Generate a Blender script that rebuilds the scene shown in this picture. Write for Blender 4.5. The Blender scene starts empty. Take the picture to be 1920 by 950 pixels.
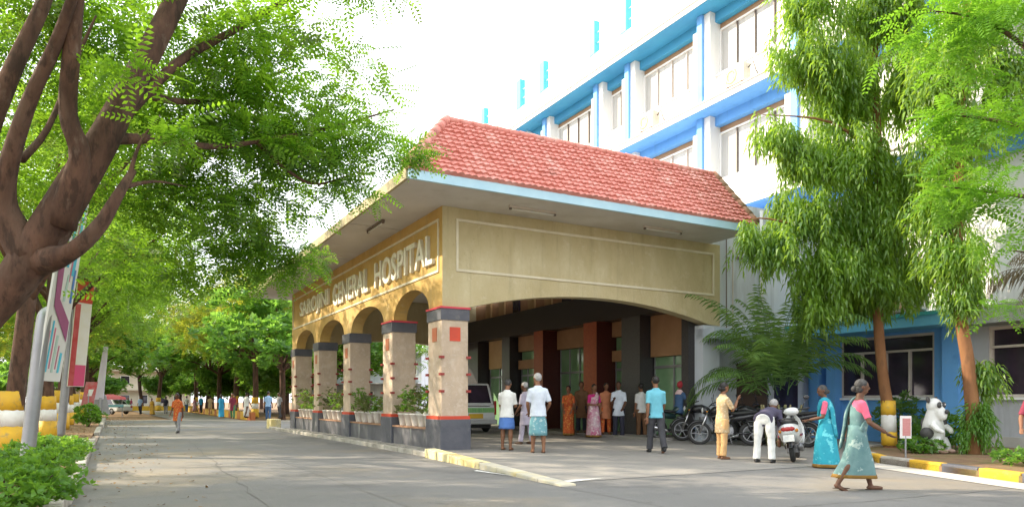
import bpy, math, random
import numpy as np
from mathutils import Vector, Matrix
PI = math.pi
sc = bpy.context.scene
COL = sc.collection
# ------------------------------------------------------------------ frame of the place
F, HZ, CAMH = 1349.0, 752.0, 1.2
C0 = Vector((-1.55, 16.0, 0.0))
A = Vector((-.484, .875, 0.0)); B = Vector((.875, .484, 0.0))     # A: along the avenue, B: towards the hospital block
ROT = math.atan2(B.y, B.x)

def W(s, t, z=0.0):
    p = C0 + A * s + B * t; p.z = z
    return p

def st(x, y):
    d = Vector((x, y, 0)) - C0; d.z = 0
    return d.dot(A), d.dot(B)

def at(u, v, Y):
    """a measured point of the photograph at the distance Y"""
    return Vector(((u - 960) / F * Y, Y, CAMH + (HZ - v) / F * Y))

def fz(x, y):
    s, t = st(x, y)
    if t < -.35 or s < -5.8: return 0.0
    if s >= 0: return .12
    return .12 * (1 + s / 5.8)

def foot(u, v, extra=0.0):
    z = 0.0
    for _ in range(12):
        Y = (CAMH - z) * F / (v - HZ); X = (u - 960) / F * Y
        z = fz(X, Y) + extra
    return Vector((X, Y, z))

# ------------------------------------------------------------------ mesh building
class MB:
    def __init__(s): s.v = []; s.f = []
    def add(s, vs, fs):
        n = len(s.v); s.v += [tuple(p) for p in vs]; s.f += [tuple(i + n for i in f) for f in fs]
        return s
    def box(s, x0, y0, z0, x1, y1, z1, M=None):
        vs = [Vector((x, y, z)) for z in (z0, z1) for y in (y0, y1) for x in (x0, x1)]
        if M: vs = [M @ p for p in vs]
        return s.add(vs, [(0, 2, 3, 1), (4, 5, 7, 6), (0, 1, 5, 4), (2, 6, 7, 3), (1, 3, 7, 5), (0, 4, 6, 2)])
    def prism(s, poly, f0, f1):
        """polygon (list of 2-D points) between the placing functions f0 and f1"""
        n = len(poly)
        vs = [f0(*p) for p in poly] + [f1(*p) for p in poly]
        fs = [tuple(range(n))[::-1], tuple(range(n, 2 * n))] + [(i, (i + 1) % n, n + (i + 1) % n, n + i) for i in range(n)]
        return s.add(vs, fs)
    def tube(s, pts, rad, seg=10, cap=True, sx=1.0):
        pts = [Vector(p) for p in pts]
        if not hasattr(rad, '__len__'): rad = [rad] * len(pts)
        n = len(pts); vs = []; ref = None
        for i, p in enumerate(pts):
            d = (pts[min(i + 1, n - 1)] - pts[max(i - 1, 0)])
            if d.length < 1e-9: d = Vector((0, 0, 1))
            d.normalize()
            if ref is None: ref = Vector((1, 0, 0)) if abs(d.x) < .8 else Vector((0, 1, 0))
            e1 = (ref - d * ref.dot(d)).normalized(); e2 = d.cross(e1); ref = e1
            for k in range(seg):
                a = 2 * PI * k / seg
                vs.append(p + e1 * math.cos(a) * rad[i] * sx + e2 * math.sin(a) * rad[i])
        fs = [(i * seg + k, i * seg + (k + 1) % seg, (i + 1) * seg + (k + 1) % seg, (i + 1) * seg + k) for i in range(n - 1) for k in range(seg)]
        if cap: fs += [tuple(range(seg))[::-1], tuple(range((n - 1) * seg, n * seg))]
        return s.add(vs, fs)
    def loft(s, rings, cap=True):
        seg = len(rings[0]); n = len(rings)
        vs = [p for r in rings for p in r]
        fs = [(i * seg + k, i * seg + (k + 1) % seg, (i + 1) * seg + (k + 1) % seg, (i + 1) * seg + k) for i in range(n - 1) for k in range(seg)]
        if cap: fs += [tuple(range(seg))[::-1], tuple(range((n - 1) * seg, n * seg))]
        return s.add(vs, fs)
    def ell(s, c, r, M=None, nu=14, nv=9):
        c = Vector(c); rings = []
        for j in range(nv):
            th = PI * (j + .02 if j == 0 else (j - .02 if j == nv - 1 else j)) / (nv - 1)
            ring = []
            for k in range(nu):
                a = 2 * PI * k / nu
                p = Vector((r[0] * math.sin(th) * math.cos(a), r[1] * math.sin(th) * math.sin(a), -r[2] * math.cos(th)))
                ring.append(c + (M @ p if M else p))
            rings.append(ring)
        return s.loft(rings)
    def lathe(s, prof, c=(0, 0, 0), seg=16, cap=True):
        c = Vector(c)
        return s.loft([[c + Vector((r * math.cos(2 * PI * k / seg), r * math.sin(2 * PI * k / seg), z)) for k in range(seg)] for r, z in prof], cap)
    def torus(s, c, R, r, axis='x', n=24, m=8, sq=1.0):
        c = Vector(c); vs = []; 
        for i in range(n):
            a = 2 * PI * i / n
            for j in range(m):
                b = 2 * PI * j / m
                q = R + r * math.cos(b); h = r * sq * math.sin(b)
                p = (h, q * math.cos(a), q * math.sin(a)) if axis == 'x' else ((q * math.cos(a), h, q * math.sin(a)) if axis == 'y' else (q * math.cos(a), q * math.sin(a), h))
                vs.append(c + Vector(p))
        fs = [(i * m + j, i * m + (j + 1) % m, ((i + 1) % n) * m + (j + 1) % m, ((i + 1) % n) * m + j) for i in range(n) for j in range(m)]
        return s.add(vs, fs)
    def build(s, name, mat, parent=None, smooth=False, bevel=0.0, M=None, seg=2):
        me = bpy.data.meshes.new(name)
        vs = [tuple(M @ Vector(p)) for p in s.v] if M else s.v
        me.from_pydata(vs, [], s.f); me.update()
        fix_normals(me)
        if smooth: me.polygons.foreach_set('use_smooth', [True] * len(me.polygons))
        o = bpy.data.objects.new(name, me); COL.objects.link(o)
        if mat is not None: me.materials.append(mat)
        if parent is not None: o.parent = parent
        if bevel:
            b = o.modifiers.new('bevel', 'BEVEL'); b.width = bevel; b.segments = seg; b.limit_method = 'ANGLE'; b.angle_limit = .6
        return o

import bmesh
def fix_normals(me):
    if len(me.polygons) > 60000: return
    bm = bmesh.new(); bm.from_mesh(me)
    bmesh.ops.recalc_face_normals(bm, faces=bm.faces[:])
    bm.to_mesh(me); bm.free()

def smooth_pts(pts, rad, k=4):
    """Catmull-Rom through points with radii"""
    P = [Vector(p) for p in pts]; out = []; ro = []
    n = len(P)
    for i in range(n - 1):
        p0, p1, p2, p3 = P[max(i - 1, 0)], P[i], P[i + 1], P[min(i + 2, n - 1)]
        for j in range(k):
            t = j / k
            out.append(.5 * ((2 * p1) + (p2 - p0) * t + (2 * p0 - 5 * p1 + 4 * p2 - p3) * t * t + (3 * p1 - p0 - 3 * p2 + p3) * t ** 3))
            ro.append(rad[i] * (1 - t) + rad[i + 1] * t)
    out.append(P[-1]); ro.append(rad[-1])
    return out, ro

def tag(o, label=None, cat=None, group=None, kind=None):
    if label: o['label'] = label
    if cat: o['category'] = cat
    if group: o['group'] = group
    if kind: o['kind'] = kind
    return o

def thing(name, label, cat, loc=(0, 0, 0), rz=0.0, group=None):
    o = bpy.data.objects.new(name, None); COL.objects.link(o)
    o.empty_display_size = .2
    o.location = loc; o.rotation_euler = (0, 0, rz)
    return tag(o, label, cat, group)

def copy_tree(o, parent=None):
    c = o.copy(); COL.objects.link(c)
    if parent is not None: c.parent = parent
    for ch in list(o.children): copy_tree(ch, c)
    return c

# ------------------------------------------------------------------ materials
MATS = {}
def mat(name, c1, c2=None, scale=4.0, rough=.7, bump=0.0, bscale=None, metal=0.0, spec=.4, detail=5.0, lo=.35, hi=.65, coord='Object', stretch=None, coat=0.0, trans=0.0, c3=None, s3=1.0, lo3=.5, hi3=.7, rpi=0.0):
    if name in MATS: return MATS[name]
    m = bpy.data.materials.new(name); MATS[name] = m
    m.use_nodes = True
    nt = m.node_tree; N = nt.nodes; L = nt.links
    bs = N['Principled BSDF']
    bs.inputs['Roughness'].default_value = rough; bs.inputs['Metallic'].default_value = metal
    bs.inputs['Specular IOR Level'].default_value = spec
    bs.inputs['Coat Weight'].default_value = coat
    bs.inputs['Transmission Weight'].default_value = trans
    bs.inputs['Base Color'].default_value = (*c1, 1)
    tc = N.new('ShaderNodeTexCoord'); src = tc.outputs[coord]
    if stretch:
        mp = N.new('ShaderNodeMapping'); mp.inputs['Scale'].default_value = stretch
        L.new(src, mp.inputs['Vector']); src = mp.outputs['Vector']
    def noise(sc_, lo_, hi_, det=detail):
        n = N.new('ShaderNodeTexNoise'); n.inputs['Scale'].default_value = sc_; n.inputs['Detail'].default_value = det
        n.inputs['Roughness'].default_value = .6
        L.new(src, n.inputs['Vector'])
        r = N.new('ShaderNodeMapRange'); r.inputs['From Min'].default_value = lo_; r.inputs['From Max'].default_value = hi_
        L.new(n.outputs['Fac'], r.inputs['Value'])
        return n, r
    if c2 is not None:
        n, r = noise(scale, lo, hi)
        mx = N.new('ShaderNodeMix'); mx.data_type = 'RGBA'
        mx.inputs['A'].default_value = (*c1, 1); mx.inputs['B'].default_value = (*c2, 1)
        L.new(r.outputs['Result'], mx.inputs['Factor']); out = mx.outputs['Result']
        if c3 is not None:
            n3, r3 = noise(s3, lo3, hi3)
            m3 = N.new('ShaderNodeMix'); m3.data_type = 'RGBA'
            L.new(out, m3.inputs['A']); m3.inputs['B'].default_value = (*c3, 1)
            L.new(r3.outputs['Result'], m3.inputs['Factor']); out = m3.outputs['Result']
        L.new(out, bs.inputs['Base Color'])
    if bump:
        n, r = noise(bscale or scale * 6, 0, 1, 6)
        b = N.new('ShaderNodeBump'); b.inputs['Strength'].default_value = bump; b.inputs['Distance'].default_value = .02
        L.new(n.outputs['Fac'], b.inputs['Height']); L.new(b.outputs['Normal'], bs.inputs['Normal'])
    return m

def stain(m, col, scale, lo, hi, stretch=(1, 1, 1), amount=.6, off=0.0):
    """dirt with a shape of its own laid over the material's colour"""
    N = m.node_tree.nodes; L = m.node_tree.links; bs = N['Principled BSDF']
    tc = N.new('ShaderNodeTexCoord'); mp = N.new('ShaderNodeMapping'); mp.inputs['Scale'].default_value = stretch; mp.inputs['Location'].default_value = (off, off * 1.7, off * .6)
    L.new(tc.outputs['Object'], mp.inputs['Vector'])
    n = N.new('ShaderNodeTexNoise'); n.inputs['Scale'].default_value = scale; n.inputs['Detail'].default_value = 7; n.inputs['Roughness'].default_value = .65
    L.new(mp.outputs['Vector'], n.inputs['Vector'])
    r = N.new('ShaderNodeMapRange'); r.inputs['From Min'].default_value = lo; r.inputs['From Max'].default_value = hi; r.inputs['To Max'].default_value = amount
    L.new(n.outputs['Fac'], r.inputs['Value'])
    mx = N.new('ShaderNodeMix'); mx.data_type = 'RGBA'; mx.inputs['B'].default_value = (*col, 1)
    if bs.inputs['Base Color'].is_linked: L.new(bs.inputs['Base Color'].links[0].from_socket, mx.inputs['A'])
    else: mx.inputs['A'].default_value = bs.inputs['Base Color'].default_value
    L.new(r.outputs['Result'], mx.inputs['Factor']); L.new(mx.outputs['Result'], bs.inputs['Base Color'])
    return m

def leaf_mat(name, dark, light, trans, tmix=.45, nscale=.6):
    m = bpy.data.materials.new(name); m.use_nodes = True
    nt = m.node_tree; N = nt.nodes; L = nt.links; N.clear()
    out = N.new('ShaderNodeOutputMaterial')
    g = N.new('ShaderNodeNewGeometry'); tc = N.new('ShaderNodeTexCoord')
    n = N.new('ShaderNodeTexNoise'); n.inputs['Scale'].default_value = nscale; n.inputs['Detail'].default_value = 3
    L.new(tc.outputs['Object'], n.inputs['Vector'])
    r = N.new('ShaderNodeMapRange'); r.inputs['From Min'].default_value = .35; r.inputs['From Max'].default_value = .65
    L.new(n.outputs['Fac'], r.inputs['Value'])
    ad = N.new('ShaderNodeMath'); ad.operation = 'MULTIPLY_ADD'; ad.inputs[1].default_value = .5
    L.new(g.outputs['Random Per Island'], ad.inputs[0]); 
    h = N.new('ShaderNodeMath'); h.operation = 'MULTIPLY'; h.inputs[1].default_value = .5
    L.new(r.outputs['Result'], h.inputs[0]); L.new(h.outputs[0], ad.inputs[2])
    mx = N.new('ShaderNodeMix'); mx.data_type = 'RGBA'
    mx.inputs['A'].default_value = (*dark, 1); mx.inputs['B'].default_value = (*light, 1)
    L.new(ad.outputs[0], mx.inputs['Factor'])
    d = N.new('ShaderNodeBsdfDiffuse'); L.new(mx.outputs['Result'], d.inputs['Color'])
    t = N.new('ShaderNodeBsdfTranslucent')
    mt = N.new('ShaderNodeMix'); mt.data_type = 'RGBA'
    mt.inputs['A'].default_value = (*[c * .55 for c in trans], 1); mt.inputs['B'].default_value = (*trans, 1)
    L.new(ad.outputs[0], mt.inputs['Factor']); L.new(mt.outputs['Result'], t.inputs['Color'])
    gl = N.new('ShaderNodeBsdfGlossy'); gl.inputs['Roughness'].default_value = .45; gl.inputs['Color'].default_value = (.9, .95, .9, 1)
    m1 = N.new('ShaderNodeMixShader'); m1.inputs[0].default_value = tmix
    L.new(d.outputs[0], m1.inputs[1]); L.new(t.outputs[0], m1.inputs[2])
    m2 = N.new('ShaderNodeMixShader'); m2.inputs[0].default_value = .035
    L.new(m1.outputs[0], m2.inputs[1]); L.new(gl.outputs[0], m2.inputs[2])
    L.new(m2.outputs[0], out.inputs['Surface'])
    return m

# ------------------------------------------------------------------ foliage
def tpl_pinnate(pairs=8, ll=.2, lw=.06, droop=.18):
    T = []
    for i in range(pairs):
        x = .12 + .88 * i / (pairs - 1); z = -droop * x * x
        k = ll * (1 - .45 * abs(2 * i / (pairs - 1) - 1) ** 2)
        for sd in (-1, 1):
            dx, dy, dz = k * .45, sd * k, -k * .25
            px, py = -sd * dy * 0 + lw * .9, 0
            T.append([(x, 0, z), (x + dx * .5 + lw * .7, dy * .5 - sd * lw * .3, z + dz * .4), (x + dx, dy, z + dz), (x + dx * .5 - lw * .7, dy * .5 + sd * lw * .3, z + dz * .4)])
    T.append([(0, -.008, 0), (.5, -.008, -droop * .25), (.5, .008, -droop * .25), (0, .008, 0)])
    return np.array(T)

def tpl_droop(n=11, ll=.5, lw=.055, rs=np.random.RandomState(3)):
    T = []
    for i in range(n):
        z = -.9 * i / (n - 1); a = i * 2.4; o = .02
        c, s_ = math.cos(a), math.sin(a); k = ll * (.75 + .4 * rs.rand())
        p0 = np.array((o * c, o * s_, z)); p1 = p0 + np.array((c * k * .34, s_ * k * .34, -k * .22)); p2 = p0 + np.array((c * k * .5, s_ * k * .5, -k * .92))
        w = np.array((-s_, c, 0)) * lw
        T.append([p0 - w * .15, p1 - w, p1 + w, p0 + w * .15]); T.append([p1 - w, p2 - w * .12, p2 + w * .12, p1 + w])
    return np.array(T)

def tpl_tuft(n=9, ll=.6, lw=.14, rs=np.random.RandomState(5)):
    T = []
    for i in range(n):
        a = i * 2.4 + .4 * rs.rand(); e = .15 + 1.1 * rs.rand(); k = ll * (.6 + .5 * rs.rand())
        d = np.array((math.cos(a) * math.cos(e), math.sin(a) * math.cos(e), math.sin(e))); w = np.array((-math.sin(a), math.cos(a), .3)) * lw * k / ll
        p0 = d * .08; pm = d * k * .5
        T.append([p0, pm - w, d * k - np.array((0, 0, .1 * k)), pm + w])
    return np.array(T)

def spray_mesh(name, tpl, cen, yaw, tilt, roll, scl, m, parent):
    cy, sy, ct, s_t, cr, sr = np.cos(yaw), np.sin(yaw), np.cos(tilt), np.sin(tilt), np.cos(roll), np.sin(roll)
    n = len(cen)
    Rz = np.zeros((n, 3, 3)); Rz[:, 0, 0] = cy; Rz[:, 0, 1] = -sy; Rz[:, 1, 0] = sy; Rz[:, 1, 1] = cy; Rz[:, 2, 2] = 1
    Ry = np.zeros((n, 3, 3)); Ry[:, 0, 0] = ct; Ry[:, 0, 2] = s_t; Ry[:, 2, 0] = -s_t; Ry[:, 2, 2] = ct; Ry[:, 1, 1] = 1
    Rx = np.zeros((n, 3, 3)); Rx[:, 1, 1] = cr; Rx[:, 1, 2] = -sr; Rx[:, 2, 1] = sr; Rx[:, 2, 2] = cr; Rx[:, 0, 0] = 1
    R = Rz @ Ry @ Rx
    t = tpl.reshape(-1, 3)
    V = np.einsum('nij,kj->nki', R, t) * scl[:, None, None] + cen[:, None, :]
    V = V.reshape(-1, 3).astype(np.float32)
    nq = len(V) // 4
    me = bpy.data.meshes.new(name)
    me.vertices.add(len(V)); me.vertices.foreach_set('co', V.ravel())
    me.loops.add(nq * 4); me.loops.foreach_set('vertex_index', np.arange(nq * 4, dtype=np.int32))
    me.polygons.add(nq); me.polygons.foreach_set('loop_start', np.arange(0, nq * 4, 4, dtype=np.int32))
    me.update(calc_edges=True); me.validate()
    me.materials.append(m)
    o = bpy.data.objects.new(name, me); COL.objects.link(o); o.parent = parent
    return o

DN = 1.0
def sample_blobs(blobs, rs, keep=None, dn=(1.0, 1.0), zk=.45):
    """blobs: (cx,cy,cz, rx,ry,rz, clumps, sprays per clump, clump radius). Uneven clumps with gaps between."""
    out = []
    for (cx, cy, cz, rx, ry, rz, nc, ns, cr) in blobs:
        for _ in range(int(round(nc * dn[0]))):
            d = rs.normal(size=3); d /= np.linalg.norm(d); r = rs.rand() ** (1 / 2.4)
            c = np.array((cx, cy, cz)) + d * r * np.array((rx, ry, rz))
            k = max(3, int(ns * dn[1] * (.5 + rs.rand())))
            q = rs.normal(size=(k, 3)) * np.array((cr, cr, cr * zk))
            out.append(c + q)
    P = np.concatenate(out)
    if keep is not None: P = P[keep(P)]
    return P

def crown(blobs, tpl, m, parent, seed, size=(.3, .5), tilt=.45, name='crown', keep=None, dn=(1.0, 1.0)):
    rs = np.random.RandomState(seed)
    P = sample_blobs(blobs, rs, keep, dn); n = len(P)
    return spray_mesh(name, tpl, P, rs.rand(n) * 2 * PI, rs.normal(size=n) * tilt + .1, rs.normal(size=n) * tilt, size[0] + rs.rand(n) * (size[1] - size[0]), m, parent)
# ------------------------------------------------------------------ materials of the setting
M_road = mat('road_concrete', (.175, .170, .165), (.215, .207, .198), .35, .85, .35, 30, c3=(.27, .225, .165), s3=.22, lo3=.5, hi3=.68)
M_earth = mat('earth', (.22, .12, .06), (.30, .19, .10), 1.3, .95, .6, 14, c3=(.16, .12, .06), s3=3.0)
M_pave = mat('forecourt_concrete', (.24, .228, .212), (.30, .28, .255), .7, .8, .25, 24)
M_path = mat('path_paving', (.42, .33, .28), (.34, .25, .20), 1.2, .85, .3, 18)
M_kerb = mat('kerb_stone', (.50, .47, .42), (.34, .31, .27), 2.0, .85, .4, 18)
M_yel = mat('yellow_paint', (.75, .45, .03), (.62, .36, .04), 3, .6, .25, 20, c3=(.35, .26, .12), s3=5, lo3=.58, hi3=.7)
M_yel2 = mat('kerb_yellow_paint', (.74, .58, .20), (.74, .68, .46), 1.6, .7, .3, 20, c3=(.25, .22, .18), s3=4, lo3=.6, hi3=.68)
M_blk = mat('black_paint', (.04, .04, .045), (.09, .085, .08), 4, .6, .2, 20)
M_wpaint = mat('white_paint', (.8, .79, .76), (.68, .66, .62), 3, .6, .1, 20)
M_line = mat('white_road_line', (.8, .8, .78), (.6, .58, .54), 9, .7)
M_stucco = mat('ochre_stucco', (.53, .45, .265), (.45, .375, .21), 2.2, .85, .5, 24, c3=(.62, .55, .36), s3=1.1, stretch=(1, 1, .55))
M_ochre_sunlit = mat('sunlit_ochre_stucco', (.56, .365, .12), (.47, .30, .09), 1.4, .85, .35, 30, c3=(.60, .42, .17), s3=.6)  # ochre stucco with the golden sunlight of this side put into its colour
M_trim = mat('cream_trim', (.72, .66, .50), (.62, .56, .42), 3, .7, .15, 20)
M_letter = mat('cream_lettering', (.86, .83, .72), (.76, .72, .60), 4, .6)
M_pillar = mat('pillar_render', (.55, .43, .32), (.46, .36, .27), 2.2, .8, .4, 26, c3=(.58, .48, .38), s3=6)
M_dgrey = mat('dark_grey_paint', (.075, .08, .10), (.11, .11, .13), 2.5, .55, .2, 20)
M_plinth = mat('plinth_paint', (.085, .085, .10), (.13, .13, .145), 1.5, .6, .2, 18, c3=(.42, .42, .40), s3=1.6, lo3=.6, hi3=.72, stretch=(1.6, 1.6, .25))
M_red = mat('red_paint', (.62, .07, .03), (.5, .06, .03), 3, .55)
M_fred = mat('faded_red_paint', (.46, .13, .06), (.40, .16, .09), 5, .6)
M_dred = mat('dark_red_paint', (.28, .035, .03), None, 3, .5)
M_soffit = mat('soffit_plaster', (.60, .57, .53), (.53, .50, .46), .8, .9, .15, 20, c3=(.48, .44, .38), s3=.5)
M_tile = mat('clay_tiles', (.60, .24, .20), (.52, .18, .14), 3.5, .8, .3, 22, c3=(.68, .36, .31), s3=1.6)
M_blue_edge = mat('pale_blue_paint', (.36, .56, .68), (.42, .62, .72), 2, .5)
M_white = mat('white_wall', (.80, .80, .78), (.74, .74, .72), .6, .7, .1, 20)
M_shade_white = mat('shaded_white_wall', (.60, .64, .70), (.52, .56, .63), .9, .8, .12, 20, c3=(.44, .46, .50), s3=1.3, lo3=.56, hi3=.72, stretch=(1.5, 1.5, .3))  # white wall with blue-grey shade put into its colour
M_blue = mat('blue_wall', (.13, .36, .76), (.15, .40, .78), .8, .6, .12, 20, c3=(.10, .29, .64), s3=1.6, lo3=.55, hi3=.75)
M_teal = mat('teal_underside', (.06, .33, .56), (.05, .27, .50), .5, .6)
M_cyan = mat('cyan_paint', (.06, .40, .44), (.08, .44, .48), 2, .5)
M_curt = mat('pale_curtain', (.50, .50, .48), (.40, .39, .37), 1.5, .35, 0, spec=.5, stretch=(1, 4, .2))
M_frame = mat('window_frame', (.62, .56, .50), (.55, .48, .42), 3, .5)
M_thin = mat('dark_mullion', (.16, .13, .11), None, 3, .5)
M_head = mat('brown_shadow_and_feet', (.36, .22, .12), (.28, .17, .1), 3, .6)  # shadow tone above the window panes; also the brown air conditioner feet
M_gwall = mat('grey_wall', (.46, .47, .50), (.40, .41, .43), .8, .8, .15, 18, c3=(.34, .34, .34), s3=1.2, lo3=.58, hi3=.75)
M_gband = mat('grey_band', (.36, .37, .36), (.28, .30, .28), 1.2, .8, .2, 18)
M_granite = mat('dark_granite', (.028, .026, .03), (.055, .05, .05), 30, .3, 0, spec=.5)
M_granite2 = mat('grey_granite', (.07, .068, .07), (.10, .10, .10), 30, .35, 0, spec=.5)
M_redcol = mat('red_granite', (.42, .10, .03), (.33, .07, .025), 18, .4, 0, spec=.5)
M_redcol_shade = mat('shaded_red_granite', (.06, .014, .012), (.09, .02, .015), 18, .4)  # darker copy of the red granite, shade painted in for the column sides
M_tan = mat('tan_panel', (.55, .36, .17), (.48, .30, .14), 2, .55, .1, 20)
M_brown = mat('brown_panel', (.42, .24, .13), (.36, .20, .10), 2, .6, .1, 20)
M_gglass = mat('green_glass', (.16, .30, .15), (.24, .40, .24), .7, .08, 0, spec=.6, coat=.3)
M_dglass = mat('dark_glass', (.025, .022, .03), (.05, .035, .06), 1.2, .05, 0, spec=.6)
M_metal = mat('grey_steel', (.36, .37, .39), (.30, .31, .33), 3, .45, .05, 20, metal=.6)
M_plast = mat('white_plastic', (.74, .74, .70), (.66, .66, .62), 3, .5)
M_amb = mat('aged_fan_cover', (.66, .46, .22), (.55, .38, .2), 6, .5)
M_rubber = mat('black_rubber', (.02, .02, .02), (.035, .034, .033), 8, .75)

stain(M_road, (.095, .09, .088), .55, .56, .72, amount=.55); stain(M_road, (.11, .105, .10), 3.2, .6, .72, amount=.5, off=5); stain(M_road, (.30, .28, .245), 1.1, .60, .75, amount=.5, off=9); stain(M_road, (.12, .116, .112), 60, .5, .7, amount=.35)
stain(M_pave, (.16, .15, .145), .8, .56, .72, amount=.5); stain(M_pave, (.2, .19, .18), 50, .5, .7, amount=.35)
for m_ in (M_stucco, M_ochre_sunlit):
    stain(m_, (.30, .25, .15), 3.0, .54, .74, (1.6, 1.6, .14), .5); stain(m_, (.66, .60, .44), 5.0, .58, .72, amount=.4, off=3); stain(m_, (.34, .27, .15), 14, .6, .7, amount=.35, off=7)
stain(M_white, (.50, .49, .46), 1.6, .56, .74, (1.5, 1.5, .12), .45); stain(M_white, (.55, .53, .48), 5, .62, .72, amount=.35, off=4)
stain(M_blue, (.08, .22, .48), 2.2, .56, .74, (1.5, 1.5, .15), .5); stain(M_blue, (.30, .42, .58), 9, .62, .72, amount=.4, off=4)
stain(M_gwall, (.25, .25, .25), 2.2, .54, .74, (1.5, 1.5, .15), .5)
stain(M_shade_white, (.34, .35, .36), 2.4, .54, .72, (1.5, 1.5, .12), .6)
stain(M_pillar, (.32, .26, .21), 4, .56, .72, (1, 1, .3), .5); stain(M_pillar, (.66, .58, .50), 16, .58, .68, amount=.45, off=3)
stain(M_dgrey, (.20, .19, .18), 6, .58, .72, amount=.5); stain(M_soffit, (.36, .33, .29), 1.2, .56, .72, amount=.45)
stain(M_tile, (.20, .12, .09), 2.0, .58, .74, amount=.55); stain(M_tile, (.74, .56, .50), 14, .6, .72, amount=.3, off=2)
stain(M_yel2, (.30, .28, .24), 5, .55, .68, amount=.6); stain(M_kerb, (.2, .18, .16), 6, .55, .7, amount=.5); stain(M_yel, (.3, .22, .1), 7, .57, .7, amount=.5)

def sheet(name, pts, m, kind='structure'):
    mb = MB(); mb.add(pts, [tuple(range(len(pts)))])
    o = mb.build(name, m); o['kind'] = kind
    if o.data.polygons[0].normal.z < 0: o.data.flip_normals()
    return o

# ------------------------------------------------------------------ ground, road, paths
sheet('ground', [(-700, -300, -.06), (700, -300, -.06), (700, 900, -.06), (-700, 900, -.06)], M_earth)
sheet('road', [W(-60, -6.83, 0), W(38, -6.83, 0), W(38, -3, 0), W(150, -6.2, 0), W(150, .6, 0), W(33, .8, 0), W(33, 60, 0), W(-60, 60, 0)], M_road)
sheet('crossing_road', [W(38.05, -60, -.004), W(47, -60, -.004), W(47, -6.9, -.004), W(38.05, -6.9, -.004)], M_road)
# raised verge on the left with its kerb, side paths across it
vb = MB(); vb.prism([(-60, -40), (37, -40), (37, -7.02), (-60, -7.02)], lambda a, b: W(a, b, -.05), lambda a, b: W(a, b, .09))
vb.build('verge_ground', M_earth)['kind'] = 'structure'
kb = MB()
s = -60.0; R0 = random.Random(4)
while s < 36.5:
    L_ = .95
    if not (9.2 < s < 13.6 or 20 < s < 23):
        j = R0.uniform(-.02, .02)
        kb.prism([(s, -7.02 + j), (s + L_ - .03, -7.02 + j), (s + L_ - .03, -6.84 + j), (s, -6.84 + j)], lambda a, b: W(a, b, -.05), lambda a, b: W(a, b, .13 + R0.uniform(-.012, .012)))
    s += L_
kb.build('kerb', M_kerb, bevel=.02)['kind'] = 'structure'
for s0, s1 in ((9.3, 13.4), (20.2, 22.8)):
    p = MB(); p.prism([(s0, -24), (s1, -24), (s1, -6.84), (s0, -6.84)], lambda a, b: W(a, b, -.05), lambda a, b: W(a, b, .102 if b < -7.5 else .03))
    p.build('path', M_path)['kind'] = 'structure'
# porch floor, ramp, forecourt
mb = MB(); mb.prism([(0, -.3), (15.4, -.3), (15.4, 12.3), (0, 12.3)], lambda a, b: W(a, b, -.05), lambda a, b: W(a, b, .12))
mb.build('porch_floor', M_pave)['kind'] = 'structure'
mb = MB()
mb.add([W(0, -.3, .12), W(-5.8, -.62, .006), W(-5.8, 12.3, .006), W(0, 12.3, .12)], [(0, 1, 2, 3)])
o = mb.build('forecourt', M_pave); o['kind'] = 'structure'
if o.data.polygons[0].normal.z < 0: o.data.flip_normals()
mb = MB(); mb.prism([(.5, 6.55), (15.2, 6.55), (15.2, 8.05), (.5, 8.05)], lambda a, b: W(a, b, .06), lambda a, b: W(a, b, .20))
mb.build('entrance_step', M_pave, bevel=.015)['kind'] = 'structure'
# yellow kerb down the side of the ramp
mb = MB(); n = 8
for i in range(n):
    a0, a1 = -5.9 * i / n - .34, -5.9 * (i + 1) / n - .32
    f = lambda a: .2 - .17 * (-a / 6.3)
    c = lambda a: -.30 + (.32 / 5.9) * a
    mb.prism([(a0, c(a0) - .24), (a1, c(a1) - .24), (a1, c(a1) + .02), (a0, c(a0) + .02)], lambda a, b: W(a, b, -.04), lambda a, b: W(a, b, f(a)))
    if i == 3:
        mb.build('kerb_yellow', M_yel2, bevel=.02)['kind'] = 'structure'; mb = MB()
mb.build('kerb_worn', mat('worn_kerb', (.60, .54, .38), (.52, .49, .43), 2.2, .8, .3, 20, c3=(.66, .52, .20), s3=1.5, lo3=.58, hi3=.68), bevel=.02)['kind'] = 'structure'
# whitish strip along the arcade foot and the kerb curving on beyond it
mb = MB()
for i in range(24):
    a0 = -.32 + i * .98
    t0 = -.36 if a0 < 15.5 else -.36 + .02 * (a0 - 15.5) ** 2
    mb.prism([(a0, t0 - .1), (a0 + .95, t0 - .1), (a0 + .95, t0 + .06), (a0, t0 + .06)], lambda a, b: W(a, b, -.04), lambda a, b: W(a, b, .10))
mb.build('kerb_arcade', M_kerb, bevel=.015)['kind'] = 'structure'
# road lines
mb = MB()
mb.add([W(-5.72, -.72, .010), W(-5.9, -.6, .010), W(-5.3, 1.25, .010), W(-5.16, 1.2, .010)], [(0, 1, 2, 3)])
mb.add([W(-5.72, -.72, .010), W(-5.9, -.6, .010), W(-3.6, -.98, .010), W(-3.5, -.86, .010)], [(0, 1, 2, 3)])
o = mb.build('road_marking', M_line); o['kind'] = 'structure'
for p in o.data.polygons:
    if p.normal.z < 0: p.flip()
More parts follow.
